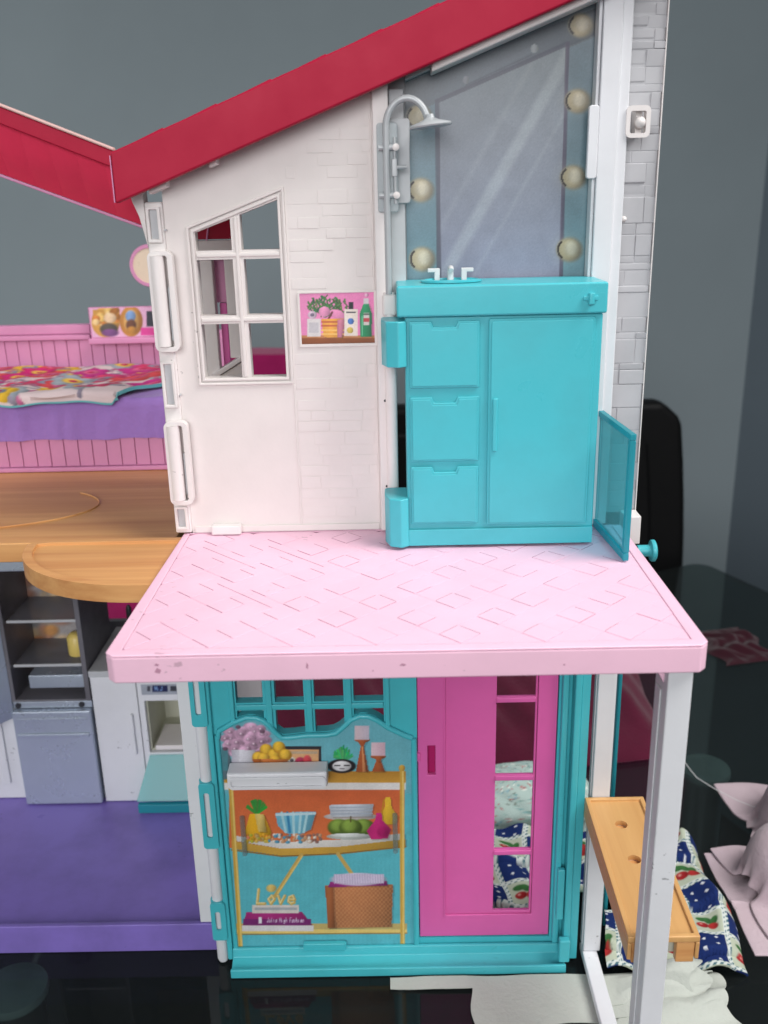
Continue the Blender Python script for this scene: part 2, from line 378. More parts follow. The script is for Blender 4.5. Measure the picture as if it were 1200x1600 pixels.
# glass table
A_, B_ = Vector((-.905, -.425)), Vector((.425, -.905)); C_ = Vector((37.2, 61.2))
def tpt(a, b): p = C_ + A_*a + B_*b; return (p.x, p.y)
tb = thing('glass_table', (0, 0, -75), 'dark tinted glass table with chrome discs under the toy house', 'table')
def rounded_table(r, a1, b1, off=0):
    pts = []
    for ca, cb, s0 in ((r, r, 180), (a1-r, r, 270), (a1-r, b1-r, 0), (r, b1-r, 90)):
        for i in range(7):
            t = math.radians(s0 + 15*i); pts.append(tpt(ca + r*math.cos(t), cb + r*math.sin(t)))
    return pts
MB().prism(rounded_table(2.0, 150, 95), -1.0, -0.012, 'XY').build('glass_top', 'glass', tb, 0.12)
for x, y in ((24.4, 19.9), (-22.6, -1.0)):
    d = MB().lathe([(0.2, -1.02), (1.9, -1.02), (1.95, -1.12), (1.95, -1.5), (1.7, -1.6)], (x, y, 0)).build('mounting_disc', 'disc', tb)
    MB().lathe([(1.55, -1.6), (1.55, -74.5), (2.6, -74.8), (2.6, -75)], (x, y, 0)).build('leg', 'chrome', tb)
for a, b in ((120, 10), (120, 85), (12, 85)):
    x, y = tpt(a, b); MB().lathe([(1.5, -1.0), (1.5, -75)], (x, y, 0)).build('leg', 'chrome', tb)

# chairs behind the table
ch = thing('dining_chair', (15, 70, -75), 'black padded dining chair with wine coloured seat skirt behind the glass table', 'chair')
mb = MB(); prof = []
for i in range(13):
    t = i/12; hw = 22.6 - 2.2*t**2; prof.append((hw, -12 + 30.2*t))
pts = [(15+w, z) for w, z in prof]; pts[-1] = (15+prof[-1][0]-2.2, 18.2); pts.insert(-1, (15+prof[-1][0]-0.2, 16.4))
pts = pts + [(30-x, z) for x, z in reversed(pts)]
MB().prism(pts, 67.5, 71, 'XZ').build('backrest', 'black', ch, 0.9, 3)
MB().prism([(15+(x-15)*.8, 3+(z-3)*.8) for x, z in pts], 67.0, 69, 'XZ').build('back_pad', 'black', ch, 0.6, 3)
box('seat_skirt', 'maroon', ch, -9.9, 40, 68, 73, -46, -12.2, 1.0)
for x in (-5, 35):
    box('leg', 'black', ch, x, x+3.5, 69, 72.5, -75, -46.2, 0.4)
ch2 = thing('covered_chair', (-32, 76, -75), 'magenta velvet covered chair back behind the white window wall', 'chair')
mb = MB(); nx, nz = 36, 40
for j in range(nz+1):
    for i in range(nx+1):
        u, v = i/nx, j/nz; x = -56 + 46*u; z = -48 + 71.5*v
        edge = min(u, 1-u); y = 76 + 0.7*math.sin(u*23 + 2*math.sin(v*3)) * (1-v*.7) + (0.6/(edge*20+.3) if edge < .1 else 0)
        mb.v.append((x, y, z + 0.5*math.sin(u*3.1)))
W1 = nx+1
mb.f = [(j*W1+i, j*W1+i+1, (j+1)*W1+i+1, (j+1)*W1+i) for j in range(nz) for i in range(nx)]
n0 = len(mb.v); mb.v += [(x, 82, z) for x, y, z in mb.v[:n0]]
mb.f += [tuple(n0+k for k in reversed(f)) for f in mb.f[:]]
top = [nz*W1+i for i in range(W1)]; mb.f += [(top[i], top[i+1], top[i+1]+n0, top[i]+n0) for i in range(nx)]
for e in (0, nx): mb.f += [(j*W1+e, (j+1)*W1+e, (j+1)*W1+e+n0, j*W1+e+n0) for j in range(nz)]
mb.build('chair_cover', 'maroon', ch2)
for x in (-54, -14): box('leg', 'black', ch2, x, x+3, 77.5, 80.5, -75, -48.2, 0.3)

# ------------------------------------------------------------------ right wing, upper storey
wing = thing('toy_house_wing', (0, 0, 26.5), 'white upper storey of the toy house with six pane window, mirror and crimson roof', 'toy house')
SL = 0.382
def eave(x): return 42.15 + SL*(x + 11.66)           # lower edge of the red fascia
panes = [[(-8.63,40.05),(-7.0,40.05),(-7.0,41.42),(-8.63,40.85)], [(-6.56,40.05),(-4.8,40.05),(-4.8,42.2),(-6.56,41.58)],
         rect(-8.64,-7.0,37.14,39.65), rect(-6.5,-4.82,37.14,39.65), rect(-8.66,-6.92,34.24,36.76), rect(-6.48,-4.81,34.24,36.76)]
wp = MB().plate([(-9.95,26.5),(-0.5,26.5),(-0.5,eave(-0.5)+.8),(-9.95,eave(-9.95)+.8)], panes, 0, 0.7).build('wall_panel', 'wallwhite', wing, 0.03)
# window surround: two raised frames
wo = [(-9.0,33.9),(-4.5,33.9),(-4.5,42.75),(-9.0,41.12)]
def inset(q, d): # inset of the slanted window outline
    return [(q[0][0]+d, q[0][1]+d), (q[1][0]-d, q[1][1]+d), (q[2][0]-d, q[2][1]-d*1.45), (q[3][0]+d, q[3][1]-d*0.75)]
wf = MB().plate(wo, [inset(wo, .13)], -0.12, -0.003).build('window_frame', 'wallwhite', wing, 0.04)
MB().plate(inset(wo, .2), [inset(wo, .33)], -0.1, -0.003).build('inner_frame', 'wallwhite', wf, 0.035)
for z in (39.85, 36.95):
    box('muntin', 'wallwhite', wf, -8.64, -4.82, -0.07, 0.5, z-.1, z+.1, 0.05)
box('muntin', 'wallwhite', wf, -6.84, -6.66, -0.08, 0.5, 34.26, 41.5, 0.05)
# raised brick pattern, right half of the wall
bm_cache = {}
def brick_row_objects(name, parent, x0, x1, z0, ztop, y, depth, h, lens, mat, miss=0.0, bev=0.03, zfun=None):
    z = z0; r = 0
    while z + h < ztop:
        x = x0 - (random.random()*lens[0] if r % 2 else 0); hh = h*random.choice((0.85, 1.0, 1.0, 1.25))
        while x < x1 - 0.05:
            L = random.uniform(*lens); xa, xb = max(x, x0), min(x+L, x1)
            if xb-xa > .25 and random.random() > miss and (zfun is None or z+hh < zfun(xa)):
                d = depth*random.uniform(.35, 1.3); j = lambda: random.uniform(-.03, .03)
                MB().quad_solid([(xa+.02,y-d,z+.02+j()*.5),(xb-.02,y-d+j()*.4,z+.02+j()*.5),(xb-.02,y+.02,z+.02),(xa+.02,y+.02,z+.02),
                                 (xa+.02,y-d*random.uniform(.6,1),z+hh-.02),(xb-.02,y-d*random.uniform(.6,1),z+hh-.02),(xb-.02,y+.02,z+hh-.02),(xa+.02,y+.02,z+hh-.02)]).build(name, mat, parent, bev, 1)
            x += L
        z += hh; r += 1
brick_row_objects('brick', wp, -4.4, -0.62, 27.2, 35.65, 0, 0.022, 0.52, (0.9, 1.7), 'wallwhite', .3, .008)
brick_row_objects('brick', wp, -4.4, -0.62, 38.25, 46.2, 0, 0.02, 0.52, (0.9, 1.7), 'wallwhite', .3, .008, zfun=lambda x: eave(x)-.2)
box('seam', 'wallwhite', wing, -4.52, -4.44, -0.045, 0, 26.7, 33.85, 0.015)
box('seam', 'wallwhite', wing, -0.62, -0.56, -0.06, 0, 26.7, 46.0, 0.015)
box('skirting', 'wallwhite', wing, -9.8, -0.6, -0.1, -0.003, 26.52, 26.85, 0.03)
box('foot_block', 'white', wing, -8.9, -7.45, -0.5, -0.003, 26.52, 26.98, 0.06)

def sticker_art(a):
    a.c[:] = (238, 138, 190)
    a.grad(460, 600, 450, 540, (232, 140, 188), (244, 132, 190))
    a.rect(460, 600, 527, 545, (150, 84, 40), (120, 60, 28))
    a.rect(460, 600, 524, 528, (196, 130, 80))
    for k in range(150):
        th = rng.uniform(0, math.pi*2); r = rng.uniform(0, 1)**.6; x = 513 + 33*r*math.cos(th); y = 477 + 15*r*math.sin(th) + 4
        L = rng.uniform(3, 7); t2 = rng.uniform(-2.6, -.5); a.line([(x, y), (x+L*math.cos(t2), y+L*math.sin(t2))], 2.0, (rng.uniform(30, 90), rng.uniform(84, 140), rng.uniform(40, 70)))
    a.ell(507, 487, 9, 8, (232, 150, 190)); a.ell(530, 493, 16, 7, (226, 140, 182), rot=.5)
    a.line([(519, 488), (513, 499)], 3, (110, 50, 60))
    a.poly([(502, 498), (538, 498), (534, 527), (506, 527)], (238, 168, 70))
    for y in (503, 509, 516, 522): a.line([(503, y), (537, y)], 2.4, (196, 92, 60) if y % 2 else (250, 200, 110))
    a.poly([(527, 500), (538, 498), (534, 527), (527, 527)], (205, 125, 150))
    a.rect(480, 501, 498, 526, (222, 216, 214)); a.rect(483, 498, 504, 520, (200, 196, 200)); a.ell(488, 492, 7, 6, (214, 190, 206)); a.ell(488, 492, 3, 3, (120, 110, 130))
    a.rect(538, 559, 483, 525, (240, 226, 214)); a.rect(545, 552, 472, 483, (26, 26, 34)); a.ell(548, 502, 5, 5, (70, 120, 190)); a.ell(547, 516, 5, 5, (214, 190, 90)); a.rect(541, 556, 487, 489, (60, 60, 70))
    a.poly([(562, 490), (568, 474), (576, 474), (581, 490), (581, 526), (563, 526)], (30, 150, 96)); a.rect(568, 576, 466, 475, (220, 214, 216)); a.ell(572, 461, 4, 4, (240, 150, 196)); a.ell(572, 461, 2, 2, (250, 200, 220))
    a.rect(568, 577, 489, 508, (232, 220, 214)); a.rect(568, 577, 497, 503, (210, 70, 80)); a.rect(568, 577, 490, 492, (50, 70, 60)); a.line([(566, 494), (566, 524)], 1.4, (130, 220, 170))
MB().box(-4.05, -0.55, -0.02, 0.0, 35.74, 38.08).build('sticker_backing', 'wallwhite', wing)
tag(print_sheet('sticker', wing, rect(-4.04, -0.56, 35.75, 38.07), -0.03, 0.03, sticker_art), 'printed shelf sticker with potted plant and bottles on pink')
MB().plate(rect(-4.14, -0.5, 35.6, 38.15), [rect(-4.03, -0.6, 35.74, 38.06)], -0.08, -0.032).build('sticker_ledge', 'wallwhite', wing, 0.02)

# hinge column on the left
hc = MB().box(-10.75, -9.95, -0.15, 0.7, 26.55, 42.2).build('hinge_column', 'white', wing, 0.08)
MB().prism([(-11.35,42.6),(-11.3,42.25),(-11.05,41.6),(-10.9,40.9),(-10.76,40.2),(-10.76,42.9)], -0.1, 0.7).build('flared_bracket', 'white', wing, 0.05)
for z0, z1 in ((35.6, 40.1), (28.15, 32.3)):
    MB().tube([(-10.35, -.42, z0+.25), (-10.35, -.42, z1-.2)], .34, 16).build('hinge_rod', 'white', hc)
    p = rrect(-10.75, -9.62, z0, z1, .3)
    MB().plate(p, [rrect(-10.6, -9.86, z0+.22, z1-.2, .12)], -0.62, -0.16).build('hinge_bracket', 'white', hc, 0.06)
    MB().box(-9.98, -9.86, -.4, -.17, z0+.5, z1-1.6).build('hinge_slot', 'grey', hc)
for z0, z1 in ((40.45, 42.0), (32.9, 35.1), (26.75, 27.95)):
    MB().plate(rect(-10.7, -10.05, z0, z1), [rect(-10.55, -10.2, z0+.15, z1-.12)], -0.3, -0.152).build('hinge_recess', 'white', hc, 0.04)
    box('recess_floor', 'grey', hc, -10.53, -10.22, -0.17, -0.152, z0+.17, z1-.14, 0)
for z in (28.6, 33.5, 37.5, 41.0):
    MB().tube([(-9.9, -.05, z), (-9.9, -.2, z)], .05, 8).build('pin', 'grey', hc)

# post between window wall and mirror, shower rail bar
cp = box('centre_post', 'white', wing, -0.5, 0.2, -0.55, 0.6, 26.6, 46.9, 0.06)
MB().tube([(0.1, -.72, 26.72), (0.1, -.72, 38.1)], .27, 16).build('hinge_bar', 'white', wing)
box('bar_cap', 'white', wing, -0.22, 0.42, -1.0, -0.3, 37.05, 38.05, 0.14, seg=3)
box('bar_foot', 'white', wing, 0.0, 0.62, -1.4, -0.35, 26.52, 26.7, 0.05)
for z in (28.9, 33.1): MB().tube([(-.2, -.56, z), (-.2, -.59, z)], .06, 10).build('screw_hole', 'dark', cp)

# mirror wall: frame with open doorway below (hidden behind the vanity)
mw = MB().plate([(.2,26.5),(10.6,26.5),(10.6,eave(10.6)+.8),(.2,eave(.2)+.8)], [rect(.3, 9.1, 27.2, 37.2)], 0.75, 1.2).build('mirror_wall', 'grey', wing, 0.03)
def mirror_art(a):
    A, B = a.A, a.B
    t = np.clip((B-0)/440, 0, 1)[..., None]; u = np.clip((A-632)/300, 0, 1)[..., None]
    a.c = np.array([118, 130, 138.])*(1-t) + np.array([112, 150, 160.])*t - 14*(1-u)*np.array([1, 1, .8])
    inner = [(683,158),(887,68),(876,445),(686,445)]
    # top band darker
    a.poly([(632,130),(937,10),(937,52),(683,158),(632,182)], (98, 108, 118))
    i = a.inside(inner).astype(float)
    g = np.array([130, 140, 140.])*(1-t) + np.array([140, 143, 164.])*t - 22*np.clip((A-900+B*.4)/-300, -.3, 1)[..., None]
    a.put(i, 0); a.c += g*i[..., None]
    for off, w, o in ((0, 26, .26), (46, 10, .18), (-48, 16, .10)):
        d = np.abs((A-700-off) + (B-420)*0.56)*.87; a.put(np.clip((w/2-d)/8, 0, 1)*i*o, (214, 222, 222))
    # light wash lower left
    for p, q in (((683,158),(887,68)), ((683,158),(686,445))): a.line([p, q], 7, (70, 72, 88), .8)
    a.line([(887,68),(876,445)], 6, (80, 72, 92), .8)
    a.line([(728,125),(835,75)], 9, (106, 114, 124), .8); a.line([(728,133),(830,86)], 2, (66, 72, 84), .6)
    a.ell(835, 76, 6, 7, (152, 158, 160)); a.ell(728, 125, 5, 6, (130, 134, 140))
    for x, y, gl in ((908,40,.4),(903,158,.7),(896,277,1),(890,390,1),(655,183,.3),(658,297,.6),(660,405,.5)):
        d = np.hypot(A-x+4, B-y); a.put(np.clip(1-d/34, 0, 1)*.3*gl, (214, 210, 196))
        a.ell(x, y, 20, 19, (150, 140, 118), .35); a.ell(x-2, y, 17, 16, (182, 168, 136), .4); a.ell(x+3, y-2, 11, 11, (208, 198, 174), .7)
        th = np.arctan2(B-y, A-x+2); rr = np.hypot(A-x+2, B-y)
        a.put(((np.abs(rr-16) < 1.6) & (np.abs(np.abs(th)-2.75) < .55)).astype(float)*.9, (40, 34, 30))
ms = print_sheet('mirror_sheet', wing, [(.9, 38.0), (9.2, 38.0), (9.2, eave(9.2)+.3), (.9, eave(.9)+.3)], 0.72, 0.045, mirror_art, 'mirrorprint', trim=True)
tag(ms, 'printed mirror sheet with round bulbs and glare streaks')
box('mirror_jamb', 'grey', wing, .22, .88, -0.1, 0.7, 37.2, 46.6, 0.05)
cpost = box('corner_post', 'cool', wing, 9.3, 10.15, -0.3, 0.7, 26.6, 52.5, 0.06)
box('post_rib', 'cool', cpost, 9.95, 10.6, -0.15, 0.7, 26.6, 52.5, 0.06)
box('post_edge', 'cool', cpost, 9.14, 9.28, -0.15, 0.6, 38.2, 52.0, 0.03)
MB().prism(rrect(8.86, 9.3, 42.75, 45.75, .12), -0.34, -0.05).build('clip_tab', 'cool', cpost, 0.05)
MB().prism(rrect(.2, 1.12, 41.9, 45.4, .14), -0.3, -0.12).build('shower_plate', 'grey', wing, 0.05)
mbx = MB().prism([(.95, eave(.95)-.05), (2.1, eave(2.1)-.05), (2.1, eave(2.1)+.6), (.95, eave(.95)+.6)], -0.2, 0.5).build('eave_block', 'grey', wing, 0.03)
MB().prism([(2.05, eave(2.05)-.28), (9.9, eave(9.9)-.28), (9.9, eave(9.9)+.3), (2.05, eave(2.05)+.3)], -0.95, 0.5).build('eave_trim', 'white', wing, 0.08)
for xa, xb, d in ((-10.3, -9.5, .16), (-7.6, -7.25, .14)):
    MB().prism([(xa, eave(xa)-d), (xb, eave(xb)-d), (xb, eave(xb)+.2), (xa, eave(xa)+.2)], -0.95, -0.2).build('eave_tab', 'white', wing, 0.04)

# roof
RX0, RX1 = -11.66, 14.2
rf = MB().prism([(RX0, eave(RX0)), (RX1, eave(RX1)), (RX1, eave(RX1)+2.08), (RX0, eave(RX0)+2.08)], -1.5, -1.0).build('roof_fascia', 'red', wing, 0.09)
MB().prism([(RX0, eave(RX0)+1.6), (RX1, eave(RX1)+1.6), (RX1, eave(RX1)+1.98), (RX0, eave(RX0)+1.98)], -1.0, 8.5).build('roof_slab', 'red', wing, 0.05)
sd = Vector((1, 0, SL)).normalized(); up = Vector((-SL, 0, 1)).normalized()
ln = (RX1-RX0)*math.hypot(1, SL)
k = 0; s_ = 0.0
while s_ < ln - .5:
    for r in range(4):
        o = Vector((RX0, 0, eave(RX0)+2.0)) + sd*s_; y0 = -1.46 + r*2.45; L = min(2.55, ln-s_)
        h1, h0 = 0.12, 0.03
        P = lambda s, y, h: tuple(o + sd*s + Vector((0, y, 0)) + up*h)
        MB().quad_solid([P(0,y0,-.05),P(L,y0,-.05),P(L,y0+2.4,-.05),P(0,y0+2.4,-.05),P(0,y0,h0),P(L,y0,h1),P(L,y0+2.4,h1),P(0,y0+2.4,h0)]).build('roof_tile', 'red', wing, 0.05, 1)
    s_ += 2.5
box('fascia_highlight', 'rose', wing, RX0-.05, RX0-.005, -1.48, -1.3, eave(RX0)+.05, eave(RX0)+1.95, 0.01)  # pale strip paints the highlight on the fascia's left end

# chimney with raised stone courses
chm = MB().box(10.58, 12.28, 1.0, 4.0, 26.8, 53.5).build('chimney', 'stone', wing, 0.03)
z = 27.0; r = 0
while z < 53:
    hh = random.choice((0.32, 0.5, 0.7, 0.95, 1.15)); sp = random.choice((0, .5, .9, 1.2, 0.0)); xs = [10.55] + ([10.6+sp] if sp else []) + [12.3]
    for xa, xb in zip(xs[:-1], xs[1:]):
        d = random.uniform(.02, .11); d2 = d*random.uniform(.2, 1.0); jr = random.uniform(-.04, .04) if xb > 12 else 0; zz = random.choice((0, 0, .12)) if xb < 12 else 0
        MB().quad_solid([(xa+.012,1-d2,z+.012+zz),(xb-.01+jr,1-d2,z+.012+zz),(xb-.02+jr,1.05,z+.04),(xa+.03,1.05,z+.04),(xa+.012,1-d,z+hh-.008),(xb-.012+jr,1-d,z+hh-.008),(xb-.02+jr,1.05,z+hh-.02),(xa+.03,1.05,z+hh-.02)]).build('brick', 'stone', chm, 0.035, 2)
    z += hh; r += 1
box('chimney_highlight', 'white', chm, 12.29, 12.34, .86, 1.2, 26.9, 53.4, 0.01)  # white strip stands in for a highlight down the chimney's right edge
MB().plate(rrect(10.5, 11.55, 44.4, 45.7, .22), [rrect(10.68, 11.36, 44.58, 45.48, .08)], -0.25, 0.2).build('bracket', 'white', chm, 0.06)
box('bracket_stem', 'white', chm, 11.0, 11.3, 0.2, 0.9, 44.5, 45.6, 0.03)
MB().lathe([(.02,-.3),(.16,-.26),(.24,-.12),(.26,0),(.2,.15),(.14,.3)], (11.14, -0.05, 45.02), 'Y', 18).build('bracket_ball', 'white', chm)
MB().lathe([(.02,-.14),(.1,-.1),(.13,0),(.13,.3)], (10.9, .85, 41.0), 'Y', 12).build('stud', 'white', chm)
box('base_block', 'white', wing, 11.55, 12.35, -0.2, 0.95, 25.5, 26.95, 0.05)

# shower
sh = thing('toy_shower', (0, -.8, 38), 'grey plastic toy shower pipe with round head beside the mirror', 'shower')
path = [(0.08, -.95, 38.05), (0.08, -.95, 45.0)]
for i in range(1, 15):
    t = math.pi*(1 - i/14*0.93); path.append((0.98 + .9*math.cos(t), -.95 - .25*i/14, 45.0 + 1.12*math.sin(t)))
MB().tube(path, .145, 14).build('pipe', 'shower', sh)
hd = MB().lathe([(.16,.45),(.2,.3),(.42,.2),(.86,.08),(.92,0),(.88,-.06),(.6,-.09),(.1,-.1)], (0, 0, 0), 'Z', 30)
hd.v = [tuple(Matrix.Rotation(-.1, 3, 'Y') @ Vector(v) + Vector((1.98, -1.35, 45.0))) for v in hd.v]
hd.build('shower_head', 'shower', sh)
MB().tube([(.45, -.9, 41.9), (.45, -.9, 44.6)], .08, 10).build('rail', 'shower', sh)
MB().prism(rrect(-.32, .58, 41.55, 45.2, .12), -0.75, -0.6).build('rail_plate', 'clear', sh, 0.03)
for z in (42.25, 44.2):
    MB().tube([(-.25, -.9, z), (.62, -.9, z)], .13, 10).build('clamp', 'shower', sh)
    MB().lathe([(.05,-.12),(.15,-.08),(.15,.08),(.05,.12)], (.5, -1.05, z), 'Y', 12).build('knob', 'white', sh)
box('holder', 'shower', sh, .3, .56, -1.0, -.8, 43.0, 43.75, 0.05)
MB().tube([(.5, -.9, 43.4), (.95, -.9, 43.4)], .09, 10).build('lever', 'shower', sh)

# ------------------------------------------------------------------ vanity
va = thing('toy_vanity', (5, -2.7, 26.5), 'teal toy vanity cabinet with three drawers under the mirror', 'cabinet')
vb = box('cabinet_body', 'teal', va, .75, 9.38, -2.7, -0.4, 26.58, 37.2, 0.08)
box('plinth', 'teal', va, .78, 9.36, -2.84, -2.705, 26.62, 27.42, 0.04)
box('counter', 'teal', va, .4, 9.48, -3.0, 0.35, 37.22, 38.55, 0.1, seg=3)
for z0, z1 in ((34.08, 37.02), (30.7, 33.68), (27.7, 30.46)):
    x0, x1 = .92, 4.02; h = .26
    poly = [(x0,z0),(x1,z0),(x1,z1),(3.05,z1),(2.95,z1-h),(2.0,z1-h),(1.9,z1),(x0,z1)]
    dr = MB().prism(poly, -2.85, -2.703).build('drawer_front', 'teal', va, 0.05)
    ins = [(x0+.1,z0+.1),(x1-.1,z0+.1),(x1-.1,z1-.1),(3.12,z1-.1),(3.02,z1-h-.1),(1.93,z1-h-.1),(1.83,z1-.1),(x0+.1,z1-.1)]
    MB().prism(ins, -2.91, -2.852).build('raised_field', 'teal', dr, 0.05)
vd = MB().prism(rrect(4.4, 9.06, 27.6, 37.08, .12), -2.85, -2.703).build('cabinet_door', 'teal', va, 0.05)
MB().prism(rrect(4.52, 8.94, 27.72, 36.96, .1), -2.91, -2.852).build('raised_field', 'teal', vd, 0.05)
box('handle', 'teal', vd, 4.6, 4.84, -3.05, -2.912, 31.15, 33.6, 0.06)
for z0, z1 in ((35.05, 37.05), (26.62, 28.98)):
    c = [(-.3,-2.2),(-.08,-2.9),(.45,-3.12),(.8,-2.9),(.82,-1.05),(.62,-1.05),(-.2,-1.05),(-.3,-1.2)]
    MB().prism(c, z0, z1, 'XY').build('hinge_clamp', 'teal', va, 0.06)
la = box('latch', 'teal', va, 8.62, 8.86, -3.3, -3.003, 37.62, 38.12, 0.05)
box('latch_bar', 'teal', la, 8.42, 9.05, -3.1, -3.003, 37.78, 37.98, 0.03)
bs = MB().lathe([(1.25,0),(1.35,.02),(1.35,.1),(1.2,.13),(1.1,.05)], (2.85, -1.5, 38.56), 'Z', 32, 1.0, .62).build('basin_rim', 'teal', va)
fa = thing('toy_faucet', (2.85, -1.0, 38.6), 'small translucent white toy faucet on the teal vanity', 'faucet')
for sx in (-1, 1):
    MB().prism([(2.85+sx*.48,38.57),(2.85+sx*.72,38.57),(2.85+sx*.72,38.95),(2.85+sx*1.02,38.95),(2.85+sx*1.02,39.12),(2.85+sx*.48,39.12)], -1.05, -.8).build('tap_handle', 'clip', fa, 0.03)
MB().tube([(2.85,-.9,38.57),(2.85,-.9,38.95),(2.85,-1.0,39.12),(2.85,-1.3,39.14),(2.85,-1.5,39.05)], [.15,.14,.13,.12,.1], 12).build('spout', 'clip', fa)

# clear door folded out at the right of the vanity
gd = thing('toy_shower_door', (10.3, -2.5, 26.5), 'translucent teal toy shower door folded out beside the vanity', 'door')
def gp(t, z): return (10.05 + .35*t, 0.0 - 5.1*t, z)
def slab_yz(t0, t1, z0, z1, th, name, mat, bev=.02):
    a, b = gp(t0, 0), gp(t1, 0)
    return MB().quad_solid([(a[0]-th,a[1],z0),(b[0]-th,b[1],z0),(b[0]+th,b[1],z0),(a[0]+th,a[1],z0),(a[0]-th,a[1],z1),(b[0]-th,b[1],z1),(b[0]+th,b[1],z1),(a[0]+th,a[1],z1)]).build(name, mat, gd, bev)
slab_yz(.06, .94, 26.95, 32.05, .05, 'pane', 'tealclear')
slab_yz(0, 1, 26.56, 26.92, .13, 'bottom_rail', 'tealedge', .03); slab_yz(0, 1, 32.08, 32.35, .13, 'top_rail', 'tealedge', .03)
slab_yz(0, .055, 26.94, 32.06, .13, 'stile', 'tealedge', .03); slab_yz(.945, 1, 26.94, 32.06, .13, 'stile', 'tealedge', .03)
pg = MB().lathe([(.3,0),(.3,.62),(.34,.66),(.52,.68),(.56,.74),(.56,.86),(.45,.93),(.1,.95)], (12.38, 0.3, 24.95), 'X', 24)
po = pg.build('toy_peg', 'teal', None); tag(po, 'round teal plastic peg sticking out past the pink deck corner', 'peg')

# ------------------------------------------------------------------ pink deck
dk = thing('toy_balcony', (.5, -6.6, 25.4), 'pale pink toy balcony deck with embossed diamond floor on white posts', 'balcony')
DX0, DX1, DY0, DY1, DZ = -10.62, 11.48, -13.32, -0.01, 26.5
MB().prism([(DX0+.25,DY1),(DX0,DY0+.3),(DX0+.3,DY0),(DX1-.3,DY0),(DX1,DY0+.3),(DX1-.1,DY1)], 25.35, DZ-.09, 'XY').build('deck_slab', 'pink', dk, 0.07, 3)
# flat border rim round the tile field
bx0, bx1, by0, by1 = DX0+.55, DX1-.55, DY0+.5, DY1-.05
def frame_xy(o, i, z0, z1):
    mb = MB(); mb.plate([(p[0], p[1]) for p in o], [i], z0, z1)
    mb.v = [(x, z, y) for x, y, z in mb.v]; return mb
frame_xy([(DX0+.25,DY1),(DX0,DY0+.3),(DX0+.3,DY0),(DX1-.3,DY0),(DX1,DY0+.3),(DX1-.1,DY1)], rect(bx0, bx1, by0, by1), DZ-.088, DZ).build('deck_rim', 'pink', dk, 0.04)
MB().box(bx0-.02, bx1+.02, by0-.02, by1+.02, DZ-.089, DZ-.083).build('tile_bed', 'pinkdirt', dk)
ca = math.sqrt(.5); PIT = 2.2
def uv2xy(u, v): return (-.64 + (u - v)*ca, -8.91 + (u + v)*ca)
def deck_piece(u0, u1, v0, v1, h, name):
    g = .016 if name == 'floor_tile' else .006; poly = clip_poly([uv2xy(u0+g,v0+g), uv2xy(u1-g,v0+g), uv2xy(u1-g,v1-g), uv2xy(u0+g,v1-g)], bx0+.03, bx1-.03, by0+.03, by1-.03)
    if len(poly) < 3: return
    ar = abs(sum(poly[i][0]*poly[(i+1)%len(poly)][1]-poly[(i+1)%len(poly)][0]*poly[i][1] for i in range(len(poly))))/2
    if ar < .12: return
    MB().prism(poly, DZ-.085, DZ-.018+h, 'XY').build(name, 'pink', dk, 0.008, 1)
for i in range(-8, 9):
    for j in range(-8, 9):
        u, v = i*PIT, j*PIT
        deck_piece(u-.55, u+.55, v-.55, v+.55, .012, 'floor_tile')
        deck_piece(u+.55, u+1.65, v-.55, v+.55, random.uniform(-.004, .004), 'floor_plank')
        if (i+j) % 2 == 0: deck_piece(u-.55, u+3.85, v+.55, v+1.65, random.uniform(-.004, .004), 'floor_plank')
dirt = MB()
def dirt_strip(u0, v0, u1, v1):
    L = math.hypot(u1-u0, v1-v0); a0 = random.uniform(0, .12); a1 = random.uniform(.85, 1); w = random.uniform(.006, .012)
    p, q = (u0+(u1-u0)*a0, v0+(v1-v0)*a0), (u0+(u1-u0)*a1, v0+(v1-v0)*a1); nu, nv = -(v1-v0)/L*w, (u1-u0)/L*w
    c = [uv2xy(p[0]-nu, p[1]-nv), uv2xy(q[0]-nu, q[1]-nv), uv2xy(q[0]+nu*.4, q[1]+nv*.4), uv2xy(p[0]+nu*.4, p[1]+nv*.4)]
    if all(bx0+.1 < x < bx1-.1 and by0+.1 < y < by1-.1 for x, y in c): dirt.prism(c, DZ-.08, DZ-.003, 'XY')
for i in range(-8, 9):
    for j in range(-8, 9):
        u, v = i*PIT, j*PIT; x, y = uv2xy(u, v); right = x > -2.5
        e = .55
        for k, (a, b, c, d) in enumerate(((u-e, v-e, u-e, v+e), (u+e, v-e, u+e, v+e), (u-e, v-e, u+e, v-e), (u-e, v+e, u+e, v+e))):
            if random.random() < (.62 if right else (.85 if k < 2 else .08)): dirt_strip(a, b, c, d)
        if random.random() < .10 and x < 1: dirt_strip(u-1.1, v+2.2, u-1.1, v-2.2)
dirt.build('groove_dirt', 'groove', dk, kind='stuff')
for x, z, w, h in ((-8.7, 26.1, .1, .06), (-8.68, 25.86, .13, .12), (-3.2, 25.95, .05, .14), (.3, 25.92, .13, .06), (-.8, 25.7, .04, .03), (6.2, 25.8, .05, .04)):
    MB().prism([(x-w, z-h*.5), (x+w*.4, z-h), (x+w, z+h*.2), (x-w*.2, z+h)], DY0-.004, DY0+.05).build('scuff_mark', 'groove', dk)
